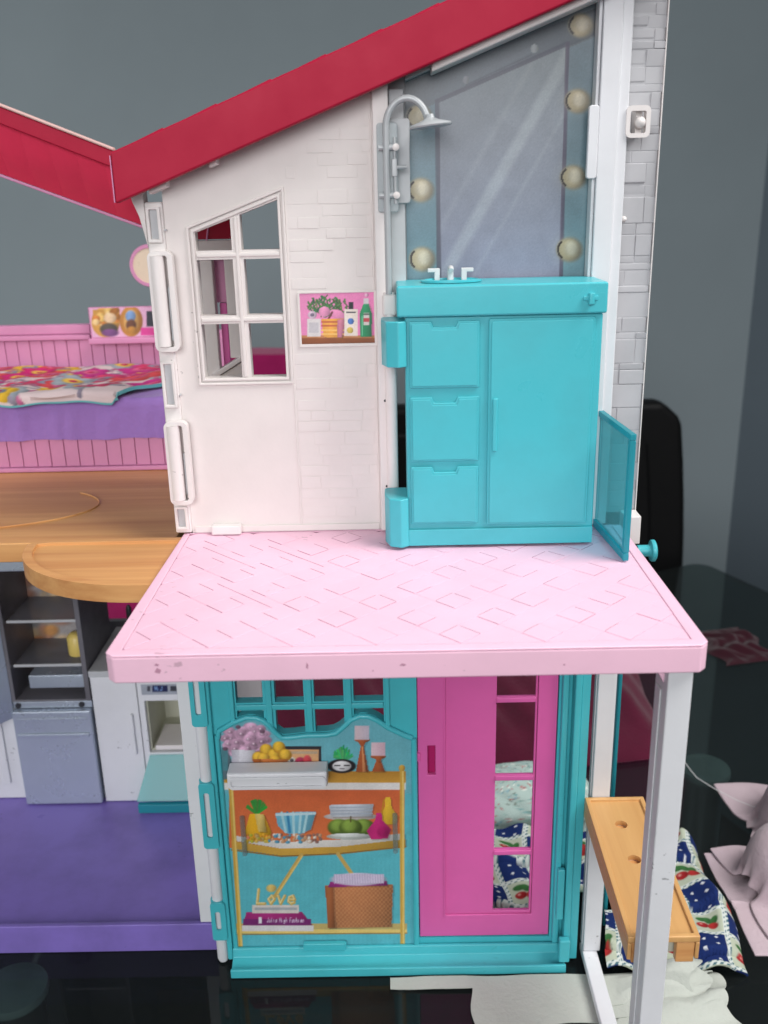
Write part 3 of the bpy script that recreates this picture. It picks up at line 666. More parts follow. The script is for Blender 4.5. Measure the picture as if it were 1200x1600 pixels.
# white posts and foot rail
def post(x0, x1, y0, y1, z0, z1):
    p = MB().box(x0, x1, y0, y1, z0, z1).build('post', 'cool', dk, 0.06)
    return p
p1 = post(10.22, 11.16, -12.78, -11.2, 0.05, 25.33)
box('post_rib', 'cool', p1, 10.16, 10.215, -12.1, -11.5, 1.0, 24.0, 0.02)
p2 = post(10.5, 11.46, -0.98, -0.05, 0.9, 25.33)
box('post_rib', 'cool', p2, 10.44, 10.495, -.75, -.35, 1.2, 24.5, 0.02)
box('foot_rail', 'cool', dk, 10.45, 11.3, -11.15, -0.2, 0.34, 0.88, 0.08)
MB().prism([(-11.15,25.3),(-9.9,25.3),(-11.15,24.2)], 10.5, 11.0, 'YZ').build('gusset', 'pink', dk, 0.04)
MB().prism([(9.7,25.32),(10.33,25.32),(10.33,24.2)], -12.3, -11.6, 'XZ').build('gusset', 'pink', dk, 0.04)

# wood bench shelf hooked between the posts
be = thing('toy_bench', (11.6, -6, 10), 'tan wood grain toy bench shelf hooked between the white posts', 'bench')
bp = [(10.1,-1.02),(13.25,-1.02),(13.1,-11.15),(9.95,-11.15)]
bi = [(10.35,-1.25),(13.0,-1.25),(12.86,-10.9),(10.18,-10.9)]
def circ(cx, cy, rx, ry, n=18): return [(cx+rx*math.cos(2*math.pi*i/n), cy+ry*math.sin(2*math.pi*i/n)) for i in range(n)]
frame_xy([(a, b) for a, b in bp], bi, 11.0, 11.32).build('rim', 'bench', be, 0.05)
mbb = MB().plate(bi, [circ(11.55,-3.2,.32,.32), circ(11.55,-5.9,.32,.32)], 10.9, 11.18); mbb.v = [(x, z, y) for x, y, z in mbb.v]
mbb.build('seat_board', 'bench', be)
for cy in (-3.2, -5.9):
    MB().lathe([(.33,10.55),(.33,10.88)], (11.55, cy, 0), 'Z', 18).build('hole_cup', 'wood', be)
MB().prism([(10.1,-1.02),(10.28,-1.02),(10.13,-11.15),(9.95,-11.15)], 10.1, 10.98, 'XY').build('side_skirt', 'bench', be, 0.04)
MB().prism([(13.07,-1.02),(13.25,-1.02),(13.1,-11.15),(12.92,-11.15)], 10.1, 10.98, 'XY').build('side_skirt', 'bench', be, 0.04)
box('end_leg', 'wood', be, 12.1, 12.9, -11.12, -10.75, 9.9, 10.98, 0.05); box('end_leg', 'wood', be, 10.15, 10.75, -11.12, -10.75, 9.9, 10.98, 0.05)
MB().box(10.3, 12.9, -10.6, -10.45, 10.0, 10.88).build('end_web', 'beige', be)

# ------------------------------------------------------------------ teal lower wall
tw = thing('toy_wall', (0, 0, 0), 'teal lower toy wall with printed shelf, small window panes and hot pink door', 'toy wall')
TX0, TX1, TZ1 = -9.95, 9.68, 25.3
scal = [(-9.5,14.95),(-9.42,15.37),(-8.6,15.86),(-7.9,16.15),(-7.4,16.12),(-7.06,15.98),(-6.75,15.7),(-6.5,15.3),(-6.11,14.88),(-5.6,14.9),(-4.73,15.0),(-3.7,15.0),(-3.19,15.1),(-2.75,15.5),(-2.38,15.88),(-1.9,16.1),(-1.46,16.09),(-1.0,15.85),(-0.4,15.38),(0.45,14.9),(0.85,14.72)]
shelf_poly = [(-9.5,1.05)] + [(.85,1.05)] + list(reversed(scal))
def topz(x):
    for (xa, za), (xb, zb) in zip(scal[:-1], scal[1:]):
        if xa <= x <= xb: return za + (zb-za)*(x-xa)/(xb-xa)
    return 15
wins = []
WX = [(-8.4,-6.98), (-6.35,-4.82), (-4.28,-2.72), (-2.2,-0.62)]
for x0, x1 in WX:
    wins.append(rect(x0, x1, 17.05, 24.4))
    xs_ = np.linspace(x0, x1, 6); wins.append([(x, max(topz(x)+.25, 0)) for x in xs_] + [(x1, 16.6), (x0, 16.6)])
fr = MB().plate(rect(TX0, TX1, .9, TZ1), wins + [rect(1.12, 8.62, 1.45, 24.6)], -0.35, 0.25).build('wall_frame', 'teal', tw, 0.0)
wf2 = MB().plate(rect(-8.75,-.3,16.35,24.8), [rect(-8.5,-.52,16.6,24.5)], -0.5, -0.353)
for xa, xb in ((-6.98,-6.35),(-4.82,-4.28),(-2.72,-2.2)):
    wm = (xa+xb)/2; b_ = MB().box(wm-.16, wm+.16, -0.5, -0.353, max(topz(wm), 15.2)+.1, 24.4).build('muntin', 'teal', tw, 0.05)
box('muntin', 'teal', tw, -8.4, -.62, -0.47, -0.353, 16.68, 16.97, 0.05)
for x in (-8.62, -0.42): box('window_bead', 'teal', tw, x-.12, x+.12, -0.52, -0.353, topz(x)+.15, 24.6, 0.05)
# printed shelf panel
def shelf_art(a):
    A, B = a.A, a.B
    a.c[:] = (96, 190, 202)
    st = .5+.5*np.sin(A*.9); a.put(((B > 1335) | (B < 1215)) * st * .10, (60, 150, 170))
    a.put((B < 1240).astype(float)*.35, (140, 176, 190))
    gold, gold2, dk_ = (214, 168, 72), (238, 206, 120), (150, 104, 40)
    a.rect(358, 632, 1232, 1325, (214, 104, 62), (226, 122, 70))
    # shelves
    a.rect(350, 634, 1205, 1224, (186, 132, 52), (214, 160, 66)); a.rect(350, 634, 1223, 1234, (236, 232, 228))
    a.poly([(368,1306),(440,1316),(530,1312),(632,1302),(632,1312),(530,1324),(440,1326),(368,1314)], (232, 228, 222))
    a.poly([(362,1314),(440,1326),(530,1323),(634,1311),(634,1322),(530,1333),(440,1337),(362,1326)], gold)
    a.line([(362,1328),(440,1338),(530,1334),(634,1323)], 2, dk_)
    a.rect(368, 636, 1443, 1452, (200, 176, 110)); a.rect(368, 636, 1452, 1459, gold2); a.line([(368,1460),(636,1458)], 1.5, dk_)
    for p, q in (((628,1200),(629,1480)), ((361,1232),(376,1480))): a.line([p, q], 7, gold); a.line([(p[0]+1.5, p[1]), (q[0]+1.5, q[1])], 2.5, gold2)
    a.ell(628, 1200, 5, 5, gold)
    a.line([(471,1336),(430,1400)], 6, (206, 172, 96)); a.line([(528,1334),(550,1366)], 6, (206, 172, 96)); a.line([(472,1338),(434,1396)], 2, gold2)
    # flowers in white vase
    a.ell(352, 1196, 10, 22, (96, 120, 130)); a.rect(346, 356, 1168, 1204, (84, 140, 150))
    for k in range(60):
        th = rng.uniform(0, 6.28); r = rng.uniform(0, 1)**.5; x, y = 386+36*r*math.cos(th), 1158+24*r*math.sin(th)
        c = np.array((224, 176, 206)) * rng.uniform(.8, 1.1); a.ell(x, y, rng.uniform(6, 10), rng.uniform(5, 8), c, .4)
        a.ell(x+1, y+1, 4, 3, c*.85, .6); a.ell(x, y, 2, 1.5, (236, 206, 224), .5)
    for x, y in ((372,1136),(410,1143),(352,1170),(404,1176)): a.ell(x, y, 4, 3, (120, 90, 110), .5)
    a.poly([(362,1172),(398,1172),(398,1206),(366,1206)], (214, 212, 220)); a.grad(362, 374, 1172, 1206, (190, 186, 200), (214, 212, 220))
    # framed picture
    a.rect(438, 502, 1166, 1206, (40, 36, 44)); a.rect(444, 498, 1171, 1206, (222, 170, 120)); a.rect(448, 496, 1174, 1178, (190, 168, 140))
    for x, y, rx, ry, c in ((456,1193,7,10,(214,212,206)),(469,1191,8,8,(176,50,84)),(480,1190,7,10,(206,70,80)),(472,1203,12,5,(226,180,80)),(484,1198,5,6,(226,120,130)),(456,1188,3,3,(90,84,90))): a.ell(x, y, rx, ry, c, .3)
    # fruit bowl
    for x, y in ((404,1184),(416,1172),(428,1180),(436,1168),(446,1180),(412,1186),(430,1190)): a.ell(x, y, 10, 9, (196, 140, 30), .2); a.ell(x-1, y-2, 8, 7, (240, 192, 60), .5)
    a.poly([(394,1186),(450,1186),(444,1206),(402,1206)], (196, 116, 60)); a.poly([(394,1186),(408,1186),(410,1206),(402,1206)], (164, 90, 40))
    # panda pot with succulent
    for k in range(70):
        th = rng.uniform(-math.pi, 0); x, y = 536+16*math.cos(th)*rng.uniform(.3, 1), 1184+20*math.sin(th)*rng.uniform(.2, 1); a.line([(536+(x-536)*.4, 1186), (x, y)], 2.4, (rng.uniform(30, 100), rng.uniform(140, 200), rng.uniform(80, 120)))
    a.ell(534, 1197, 22, 11, (36, 30, 36), .15); a.ell(534, 1197, 15, 8, (232, 230, 232), .15)
    a.line([(523,1196),(531,1196)], 1.6, (30, 28, 30)); a.line([(538,1196),(546,1196)], 1.6, (30, 28, 30)); a.line([(531,1201),(538,1201)], 1.2, (90, 80, 90))
    # candles
    cop, cop2 = (176, 92, 52), (214, 140, 92)
    a.poly([(556,1206),(576,1206),(568,1164),(564,1164)], cop); a.poly([(566,1206),(572,1206),(567,1166),(565,1166)], cop2); a.ell(566, 1156, 12, 4, cop); a.poly([(558,1156),(574,1156),(568,1166),(564,1166)], cop); a.grad(554, 577, 1134, 1156, (226, 200, 206), (200, 190, 206))
    a.poly([(581,1206),(602,1206),(594,1186),(589,1186)], cop); a.ell(591, 1182, 12, 4, cop); a.poly([(584,1182),(599,1182),(594,1190),(589,1190)], cop); a.grad(580, 602, 1160, 1181, (236, 206, 214), (212, 176, 190))
    # pineapple jar, blue bowl, shells
    for k in range(26): th = rng.uniform(-2.6, -.5); a.line([(401,1272),(401+18*math.cos(th), 1274+24*math.sin(th))], 3, (30+rng.uniform(0, 60), 130+rng.uniform(0, 40), 60))
    a.poly([(390,1272),(412,1272),(424,1300),(420,1314),(388,1314),(383,1300)], (236, 178, 40)); a.poly([(398,1272),(412,1272),(416,1300),(404,1300)], (226, 196, 110)); 
    for k in range(34): a.ell(rng.uniform(384, 424), rng.uniform(1304, 1316), 3, 2.4, (rng.uniform(170, 240), rng.uniform(130, 190), rng.uniform(40, 110)), .5)
    a.poly([(430,1270),(494,1268),(486,1296),(468,1304),(446,1302),(434,1290)], (120, 190, 214)); 
    for x in (440, 449, 458, 470, 480): a.line([(x,1270),(x+(462-x)*.3,1300)], 4, (60, 140, 186) if x % 2 else (180, 224, 232))
    a.line([(432,1273),(492,1271)], 4, (206, 232, 240))
    for k in range(70): a.ell(rng.uniform(418, 502), rng.uniform(1304, 1316), rng.uniform(2, 4), 2.4, [(236,226,214),(214,160,120),(90,160,190),(150,110,100)][int(rng.integers(0, 4))], .5)
    # plates, apples, vases
    a.ell(548, 1276, 42, 6, (206, 196, 192)); a.poly([(514,1258),(584,1256),(580,1276),(518,1277)], (206, 212, 220)); 
    for y in (1262, 1267, 1272): a.line([(516, y), (582, y-1)], 1.6, (170, 180, 196))
    for x in (530, 568, 548): a.ell(x, 1293, 18, 13, (86, 110, 40), .2); a.ell(x-2, 1290, 13, 9, (140, 168, 74), .6)
    a.ell(546, 1307, 36, 5, (190, 196, 190)); a.ell(546, 1305, 30, 3, (226, 230, 226)); a.line([(548,1276),(548,1284)], 2, (90, 70, 40))
    a.poly([(602,1246),(610,1246),(612,1262),(622,1276),(618,1288),(600,1288),(594,1276),(601,1262)], (226, 182, 54)); a.line([(600,1250),(596,1276)], 2.5, (200, 140, 40))
    a.poly([(588,1270),(596,1270),(598,1282),(611,1296),(606,1310),(580,1312),(573,1298),(586,1282)], (200, 44, 120)); a.ell(598, 1300, 8, 8, (170, 30, 100), .6)
    # basket with towel, books, LOVE
    a.poly([(508,1384),(614,1382),(612,1448),(512,1450)], (186, 120, 78))
    wv = ((np.floor(A/3.2)+np.floor(B/3.4)) % 2); a.put(a.inside([(508,1384),(614,1382),(612,1448),(512,1450)])*wv*.35, (226, 170, 120)); a.poly([(508,1384),(520,1384),(524,1450),(512,1450)], (164, 98, 60))
    a.poly([(516,1378),(604,1376),(606,1384),(512,1386)], (160, 50, 130)); a.ell(560, 1374, 43, 10, (214, 200, 222), .2); a.rect(522, 600, 1366, 1380, (216, 204, 226))
    for x in range(522, 600, 4): a.line([(x,1366),(x+1,1381)], 1, (186, 170, 204))
    a.poly([(385,1425),(472,1425),(488,1446),(379,1446)], (168, 44, 120)); a.rect(380, 486, 1436, 1446, (122, 40, 110)); a.rect(378, 490, 1446, 1455, (226, 220, 222)); a.rect(394, 467, 1414, 1427, (222, 214, 206)); a.rect(398, 464, 1418, 1422, (170, 176, 180))
    a.rect(404, 409, 1433, 1443, (236, 232, 236)); strokes(a, 'Julia High Fashion', 417, 1434, 7, 3.1, (226, 206, 226), .9)
    strokes(a, 'Love', 402, 1390, 22, 15, (206, 172, 92), 4.5); strokes(a, 'Love', 401, 1389, 22, 15, (244, 224, 160), 1.8); a.ell(424, 1388, 8, 6, (220, 190, 110), .4)
sp = print_sheet('shelf_print', tw, shelf_poly, -0.40, 0.042, shelf_art); tag(sp, 'printed sideboard with flowers, fruit, candles, books and basket')
# bead round the print
bead = [(x, -0.44, z+.08) for x, z in scal]
MB().tube(bead, .15, 10).build('scallop_bead', 'teal', tw)
MB().tube([(.95, -0.44, 14.8), (.95, -0.44, 1.0)], .16, 10).build('panel_bead', 'teal', tw)
MB().tube([(-9.55, -0.44, 15.2), (-9.55, -0.44, 1.0)], .14, 10).build('panel_bead', 'teal', tw)
sill = MB().prism([(-0.2,.9),(-0.45,1.15),(-0.62,1.15),(-0.72,.62),(-1.45,.34),(-1.55,.62),(-1.72,.62),(-1.72,.06),(-0.2,.06)], -9.7, 9.4, 'YZ').build('sill', 'teal', tw, 0.05)
MB().prism(rrect(-5.6,-3.1,1.0,1.5,.12), -0.75, -0.45).build('panel_tab', 'teal', tw, 0.05)
# white tray ledge and clear clips
tr = MB().prism([(-1.55,13.42),(-1.45,13.5),(-.46,13.5),(-.46,12.55),(-1.3,12.5),(-1.55,12.7)], -8.98, -3.7, 'YZ').build('tray_ledge', 'cool', tw, 0.07, 3)
MB().plate(rrect(-8.94,-3.74,12.56,13.3,.25), [rrect(-8.78,-3.9,12.74,13.16,.14)], -1.63, -1.56).build('tray_lip', 'cool', tr, 0.03)
for x in (-8.55, -.15):
    MB().tube([(x, -.55, 7.6), (x, -.55, 10.1)], .14, 10).build('clear_clip', 'clipclear', tw)
# hot pink sliding door
pd = MB().plate(rect(1.16, 8.58, 1.5, 24.6), [rect(2.62, 7.55, 2.98, 24.0), rect(1.68, 2.1, 12.36, 14.2)], -0.28, 0.05).build('sliding_door', 'hot', tw, 0.04)
MB().plate(rect(2.64, 7.53, 3.0, 23.98), [rect(5.36, 7.42, z0, z1) for z0, z1 in ((3.2, 7.05), (7.4, 11.9), (12.25, 16.7), (17.05, 23.8))], -0.2, 0.0).build('door_field', 'hot', pd, 0.03)
box('finger_slot', 'maroon', pd, 1.67, 2.11, 0.06, 0.2, 12.3, 14.25, 0)
for z in (7.22, 12.08, 16.88): box('door_muntin', 'hot', pd, 5.34, 7.46, -.3, -.202, z-.15, z+.15, 0.05)
box('door_bead', 'hot', pd, 2.56, 2.64, -.33, -.282, 2.9, 24, 0.02)
MB().tube([(1.2,-.3,13.3),(1.2,-.3,13.8)], .1, 8).build('door_nub', 'hot', pd)
# right jamb: ribs and side return
box('jamb_rib', 'teal', tw, 8.74, 9.08, -0.75, -0.353, 1.3, TZ1, 0.07)
box('jamb_rib', 'teal', tw, 9.3, 9.66, -1.15, -0.353, 1.3, TZ1, 0.07)
box('jamb_return', 'teal', tw, 9.69, 10.15, -0.9, 0.2, 0.3, TZ1, 0.05)
box('jamb_clip', 'teal', tw, 8.85, 9.25, -1.05, -0.76, 3.2, 6.6, 0.07); box('jamb_hook', 'teal', tw, 9.0, 9.6, -1.6, -1.16, .7, 2.2, 0.08)
# left hinge: white rod in teal knuckles
MB().tube([(-10.35, -.3, .12), (-10.35, -.3, .3), (-10.35, -.3, 25)], [.26, .33, .33], 16).build('hinge_rod', 'cool', tw)
box('hinge_bar', 'teal', tw, -10.02, -9.72, -0.62, -0.05, .35, 25, 0.07)
for z0, z1 in ((15.9, 21.5), (8.2, 12.4), (1.9, 4.5)):
    kn = MB().plate(rrect(-10.74, -9.9, z0, z1, .18), [rrect(-10.5, -10.2, z0+.7, z1-.6, .12)], -0.78, -0.64).build('hinge_knuckle', 'teal', tw, 0.06)
    for za, zb in ((z0, z0+.6), (z1-.5, z1)): MB().lathe([(.3, za), (.42, za+.03), (.42, zb-.03), (.3, zb)], (-10.35, -.3, 0), 'Z', 20).build('knuckle_ring', 'teal', kn)
# translucent teal panel behind the rear post
tp = thing('toy_lift_panel', (11.9, 2, 0), 'dark translucent teal panel standing behind the rear white post', 'panel')
box('panel_sheet', 'tealclear', tp, 11.3, 12.3, 1.9, 2.05, .1, 25.2, 0.02); box('panel_edge', 'tealedge', tp, 12.32, 12.5, 1.85, 2.1, .1, 25.2, 0.03)

# ------------------------------------------------------------------ left wing
lw = thing('open_toy_house_wing', (-22, 10, 0), 'left toy house wing with purple kitchen floor, wood upper floor and red roof', 'toy house')
MB().prism([(0.5,0.02),(0.5,1.95),(0.8,1.95),(0.95,1.62),(24,1.62),(24,.02)], -36, -10.85, 'YZ').build('floor_slab', 'purple', lw, 0.06)
box('side_wall', 'cool', lw, -11.72, -10.88, .6, 24, 1.98, 25.0, 0.05)
uf = MB().box(-36, -10.9, 0.0, 24, 25.1, 26.12).build('upper_floor', 'wood', lw, 0.06)
box('back_wall', 'steelprint', lw, -36, -11.75, 22.5, 23, 1.65, 11.4, 0)
box('back_wall_top', 'steelprint', lw, -36, -11.75, 22.5, 23, 14.2, 25.05, 0)
box('ceiling_rail', 'silver', lw, -36, -18.4, .35, 1.1, 24.45, 25.06, 0.08)
# embossed arc on the wood floor
arc = [(-26.5 + 10.0*math.cos(t), 6.0 + 4.4*math.sin(t), 26.15) for t in np.linspace(-1.57, .6, 26)]
MB().tube(arc, .05, 6).build('embossed_line', 'wood', uf)
# half round counter
def stadium(x0, x1, yb, yf, rx, inset_=0):
    pts = [(x1-inset_, yb-inset_), (x0+inset_+.6, yb-inset_)]
    for i in range(19):
        t = math.pi - i/18*math.pi/2; pts.append((x0+rx + (rx-inset_)*math.cos(t), yb-.6 - (yb-.6-yf-inset_)*math.sin(t)))
    pts.append((x1-inset_, yf+inset_)); return pts
ct = thing('toy_counter', (-14, -3, 25), 'half round wood grain toy counter folded out beside the pink deck', 'counter')
so, si = stadium(-18.0, -10.0, -.02, -6.15, 6.6), stadium(-18.0, -10.0, -.02, -6.15, 6.6, .45)
frame_xy(so, si, 25.45, 26.3).build('rim', 'wood', ct, 0.1, 3)
mc = MB().prism(si, 25.5, 26.16, 'XY').build('counter_top', 'wood', ct)
# roof of the left wing: tiled shell seen from below
lr = []
def lfz(x): return 44.45 - .402*(x + 12.19)          # front edge, top
MB().prism([(-36, lfz(-36)), (-12.0, lfz(-12.0)), (-12.0, lfz(-12.0)-.72), (-36, lfz(-36)-.72)], .3, .6).build('roof_fascia', 'red', lw, 0.05)
MB().prism([(-36, lfz(-36)+.15), (-12.0, lfz(-12.0)+.15), (-12.0, lfz(-12.0)+.01), (-36, lfz(-36)+.01)], .25, .75).build('roof_edge', 'blush', lw, 0.05)
def lbz(x): return 41.25 - .382*(x + 11.6)          # back edge
x = -11.4
while x > -35:
    L = 1.2; xa, xb = x-L+.004, x-.004; y0, y1 = .62, 2.0; sg = .035
    f = lambda q: lfz(q)-.55
    tm = MB(); K = 6; NV = 5; sags = [.17*math.sin(math.pi*(.12 + .88*k_/K)) + .03*(k_/K) for k_ in range(K+1)]
    for q in range(NV+1):
        t_ = q/NV; y_ = y0 + (y1-y0)*t_; bow = .12*math.sin(math.pi*min(1, t_*1.15))
        for k_ in range(K+1):
            xx = xa + (xb-xa)*k_/K; tm.v.append((xx, y_ - bow*.5, f(xx)*(1-t_) + lbz(xx)*t_ - sags[k_]*(1-t_**3) - bow*.5))
    nb = len(tm.v); tm.v += [(a_, b_+.12, c_+.22) for a_, b_, c_ in tm.v]; Wk = K+1
    for q in range(NV):
        for k_ in range(K):
            c4 = (q*Wk+k_, q*Wk+k_+1, (q+1)*Wk+k_+1, (q+1)*Wk+k_); tm.f += [c4, tuple(nb+w_ for w_ in reversed(c4))]
    rim_ = [k_ for k_ in range(Wk)] + [q*Wk+K for q in range(1, NV+1)] + [NV*Wk+k_ for k_ in range(K-1, -1, -1)] + [q*Wk for q in range(NV-1, 0, -1)]
    tm.f += [(rim_[w_], rim_[(w_+1) % len(rim_)], rim_[(w_+1) % len(rim_)]+nb, rim_[w_]+nb) for w_ in range(len(rim_))]
    tm.build('roof_tile', 'redshell', lw, angle=40)
    MB().tube([(xa+.2, .95, f(xa)-.28), (xa+.36, .8, f(xa)-.05)], .04, 6).build('tile_pin', 'rose', lw)
    x -= L
MB().prism([(-35, lbz(-35)-.02), (-11.3, lbz(-11.3)-.02), (-11.3, lbz(-11.3)-.16), (-35, lbz(-35)-.16)], 2.02, 2.2).build('roof_back_edge', 'rose', lw, 0.03)

# doorway of the rear wing seen through the window
rw = thing('toy_doorway', (-9.4, 9, 26.5), 'white toy doorway with pink panel glimpsed through the left window panes', 'doorway')
box('lintel', 'white', rw, -12.5, -8.25, 8.8, 9.6, 39.2, 40.2, 0.06)
box('door_post', 'white', rw, -12.3, -9.55, 8.8, 9.6, 27, 39.17, 0.06); box('door_post', 'white', rw, -8.9, -8.2, 8.8, 9.6, 33.8, 39.17, 0.06)
box('pink_panel', 'rose', rw, -9.7, -8.7, 9.65, 9.9, 36.8, 39.17, 0.05); box('pink_slat', 'hot', rw, -9.45, -9.05, 9.65, 9.9, 30, 36.78, 0.05)
MB().prism([(-10.0,32.6),(-8.25,33.65),(-8.25,33.95),(-10.0,32.95)], 8.5, 9.6).build('slanted_sill', 'white', rw, 0.05)
MB().prism([(-10.0,27),(-8.25,27),(-8.25,33.6),(-10.0,32.55)], 8.8, 9.5).build('apron', 'wallwhite', rw, 0.04)
MB().prism([(-12.3,40.25),(-8.25,40.25),(-8.25,41.7),(-12.3,41.2)], 8.9, 9.4).build('gable', 'red', rw, 0.05)
MB().tube([(-9.75,8.85,40.2),(-9.55,8.85,41.2)], .05, 6).build('gable_seam', 'rose', rw)

# refrigerator
fg = thing('toy_refrigerator', (-23.7, 15, 1.6), 'silver toy refrigerator with its upper door open and dark shelves', 'refrigerator')
FX0, FX1, FY = -26.5, -20.95, 13.0
box('lower_drawer', 'silver', fg, FX0+.05, FX1-.05, FY-.3, FY+1, 1.7, 9.2, 0.12, seg=3)
box('drawer_handle', 'silver', fg, FX0+.3, FX1-.3, FY-.42, FY-.303, 7.2, 7.5, 0.05); box('drawer_groove', 'silver', fg, FX0+.3, FX1-.3, FY-.36, FY-.303, 8.5, 8.7, 0.03)
box('divider', 'silver', fg, FX0, FX1, FY+.1, FY+6, 9.25, 9.75, 0.05)
MB().plate(rect(FX0, FX1, 9.8, 24.6), [rect(FX0+.35, FX1-.35, 9.95, 24.2)], FY, FY+5.9).build('cabinet_shell', 'steelprint', fg, 0.05)
def fridge_art(a):
    a.c[:] = (176, 170, 170); A, B = a.A, a.B
    for k in range(60): a.ell(rng.uniform(20, 150), rng.uniform(900, 1100), rng.uniform(6, 22), rng.uniform(4, 14), [(200,194,196),(120,116,120),(220,190,150),(190,140,120),(160,166,176)][int(rng.integers(0, 5))], .8)
    a.ell(80, 985, 12, 9, (220, 160, 100), .6); a.ell(60, 1000, 12, 6, (180, 120, 80), .5)
print_sheet('food_print', fg, rect(FX0+.36, FX1-.36, 9.96, 24.1), FY+4.6, .12, fridge_art)
for z in (15.75, 12.45):
    sf = box('shelf', 'smoke', fg, FX0+.4, FX1-.4, FY+.5, FY+4.5, z-.12, z, 0.02); box('shelf_edge', 'grey', sf, FX0+.4, FX1-.4, FY+.38, FY+.49, z-.18, z+.02, 0.03)
box('crisper', 'silver', fg, FX0+1.2, FX1-.5, FY+.6, FY+3.5, 10.5, 11.5, 0.08)
for x in (FX0+.45, FX1-.7): MB().lathe([(.2,0),(.2,.15)], (x, FY+.0, 9.5), 'Y', 12).build('hinge_dot', 'dark', fg)
MB().quad_solid([(-26.35,13.0,8.6),(-29.6,9.0,8.6),(-30.0,9.3,8.6),(-26.75,13.3,8.6),(-26.35,13.0,24.4),(-29.6,9.0,24.4),(-30.0,9.3,24.4),(-26.75,13.3,24.4)]).build('open_door', 'silver', fg, 0.1, 3)
yj = MB().lathe([(.62,0),(.66,.1),(.66,1.3),(.5,1.5),(.4,1.6)], (FX1-1.15, FY+2.0, 12.46), 'Z', 20).build('toy_jar', plastic('yellow_plastic', (222, 196, 110), .4), None); tag(yj, 'pale yellow toy jar on the refrigerator shelf', 'jar')
# ribbed white cabinet left of the refrigerator
lc = thing('ribbed_toy_cabinet', (-29, 15, 1.6), 'small white ribbed toy cabinet left of the refrigerator drawer', 'cabinet')
box('cabinet_body', 'cool', lc, -34, -26.75, 13.6, 20, 1.66, 8.4, 0.08)
for x in (-33.0, -31.8, -30.6, -29.4, -28.2): box('rib', 'cool', lc, x, x+.55, 13.4, 13.597, 3.0, 8.1, 0.06)
# kitchen unit
ku = thing('toy_kitchen_cabinet', (-18, 14, 1.6), 'white toy kitchen cabinet with open dishwasher and small display', 'cabinet')
box('cabinet_front', 'cool', ku, -20.85, -17.75, 13.0, 19, 1.66, 11.6, 0.07)
box('worktop', 'grey', ku, -20.88, -12.0, 12.9, 20, 11.63, 12.1, 0.05)
box('handle', 'cool', ku, -18.35, -18.15, 12.72, 12.998, 5.6, 8.8, 0.06)
MB().plate(rect(-17.7,-12.0,1.66,11.6), [rect(-17.3,-12.6,5.6,9.7)], 13.0, 13.4).build('dishwasher_front', 'cool', ku, 0.04)
MB().plate(rect(-17.4,-12.5,5.5,9.8), [rect(-17.2,-12.7,5.7,9.6)], 13.42, 18).build('dishwasher_tub', 'beige', ku, 0); box('tub_back', 'beige', ku, -17.3, -12.6, 17.6, 17.9, 5.6, 9.7, 0)
def disp_art(a):
    a.c[:] = (170, 176, 186); a.rect(238, 262, 1071, 1081, (28, 34, 78)); strokes(a, 'HiJ', 242, 1073, 6, 4, (150, 190, 240), 1.1, 0); a.rect(230, 235, 1072, 1080, (70, 72, 80)); a.rect(266, 276, 1072, 1080, (60, 62, 70))
print_sheet('display', ku, rect(-17.4, -12.9, 10.2, 11.0), 12.97, .06, disp_art)
box('rack', 'white', ku, -16.9, -13.0, 13.1, 16, 5.75, 6.1, 0.05)
MB().quad_solid([(-17.3,12.9,5.3),(-12.6,12.9,5.3),(-12.6,11.75,2.5),(-18.2,11.75,2.5),(-17.3,12.9,5.5),(-12.6,12.9,5.5),(-12.6,11.55,2.6),(-18.2,11.55,2.6)]).build('drop_door', 'flap', ku, 0.03)
box('drop_door_edge', 'tealedge', ku, -18.1, -12.4, 11.4, 11.75, 1.75, 2.45, 0.05)
MB().lathe([(.18,0),(.22,.1),(.22,1.0),(.1,1.3)], (-20.1, 21, 12.12), 'Z', 14).build('x', 'dark', None).name = 'toy_bottle'
tag(bpy.data.objects['toy_bottle'], 'little dark toy bottle behind the kitchen worktop', 'bottle')

# bed
bd = thing('toy_bed', (-22, 18, 26.1), 'pink toy bed with beadboard base and back on the wood floor', 'bed')
box('base', 'rose', bd, -36, -12.0, 13.5, 24.2, 26.15, 28.9, 0.04)
box('base_rail', 'rose', bd, -36, -12.0, 13.15, 13.5, 26.15, 26.42, 0.05)
x = -35.9
while x < -12.5:
    box('plank', 'rose', bd, x, x+.86, 13.36, 13.497, 26.45, 28.85, 0.03, seg=1); box('plank', 'rose', bd, x, x+.86, 24.15, 24.3, 30.4, 32.95, 0.03, seg=1); x += .9
box('back_panel', 'rose', bd, -36, -12.0, 24.32, 25, 28.9, 33.4, 0.03)
box('back_cap', 'rose', bd, -36, -21.5, 23.95, 25.05, 33.0, 33.35, 0.05); box('back_cap', 'rose', bd, -36, -21.5, 24.15, 25.0, 33.4, 34.05, 0.06)
box('mattress', 'rose', bd, -36, -12.3, 13.6, 23.9, 28.92, 30.6, 0.3, seg=3)
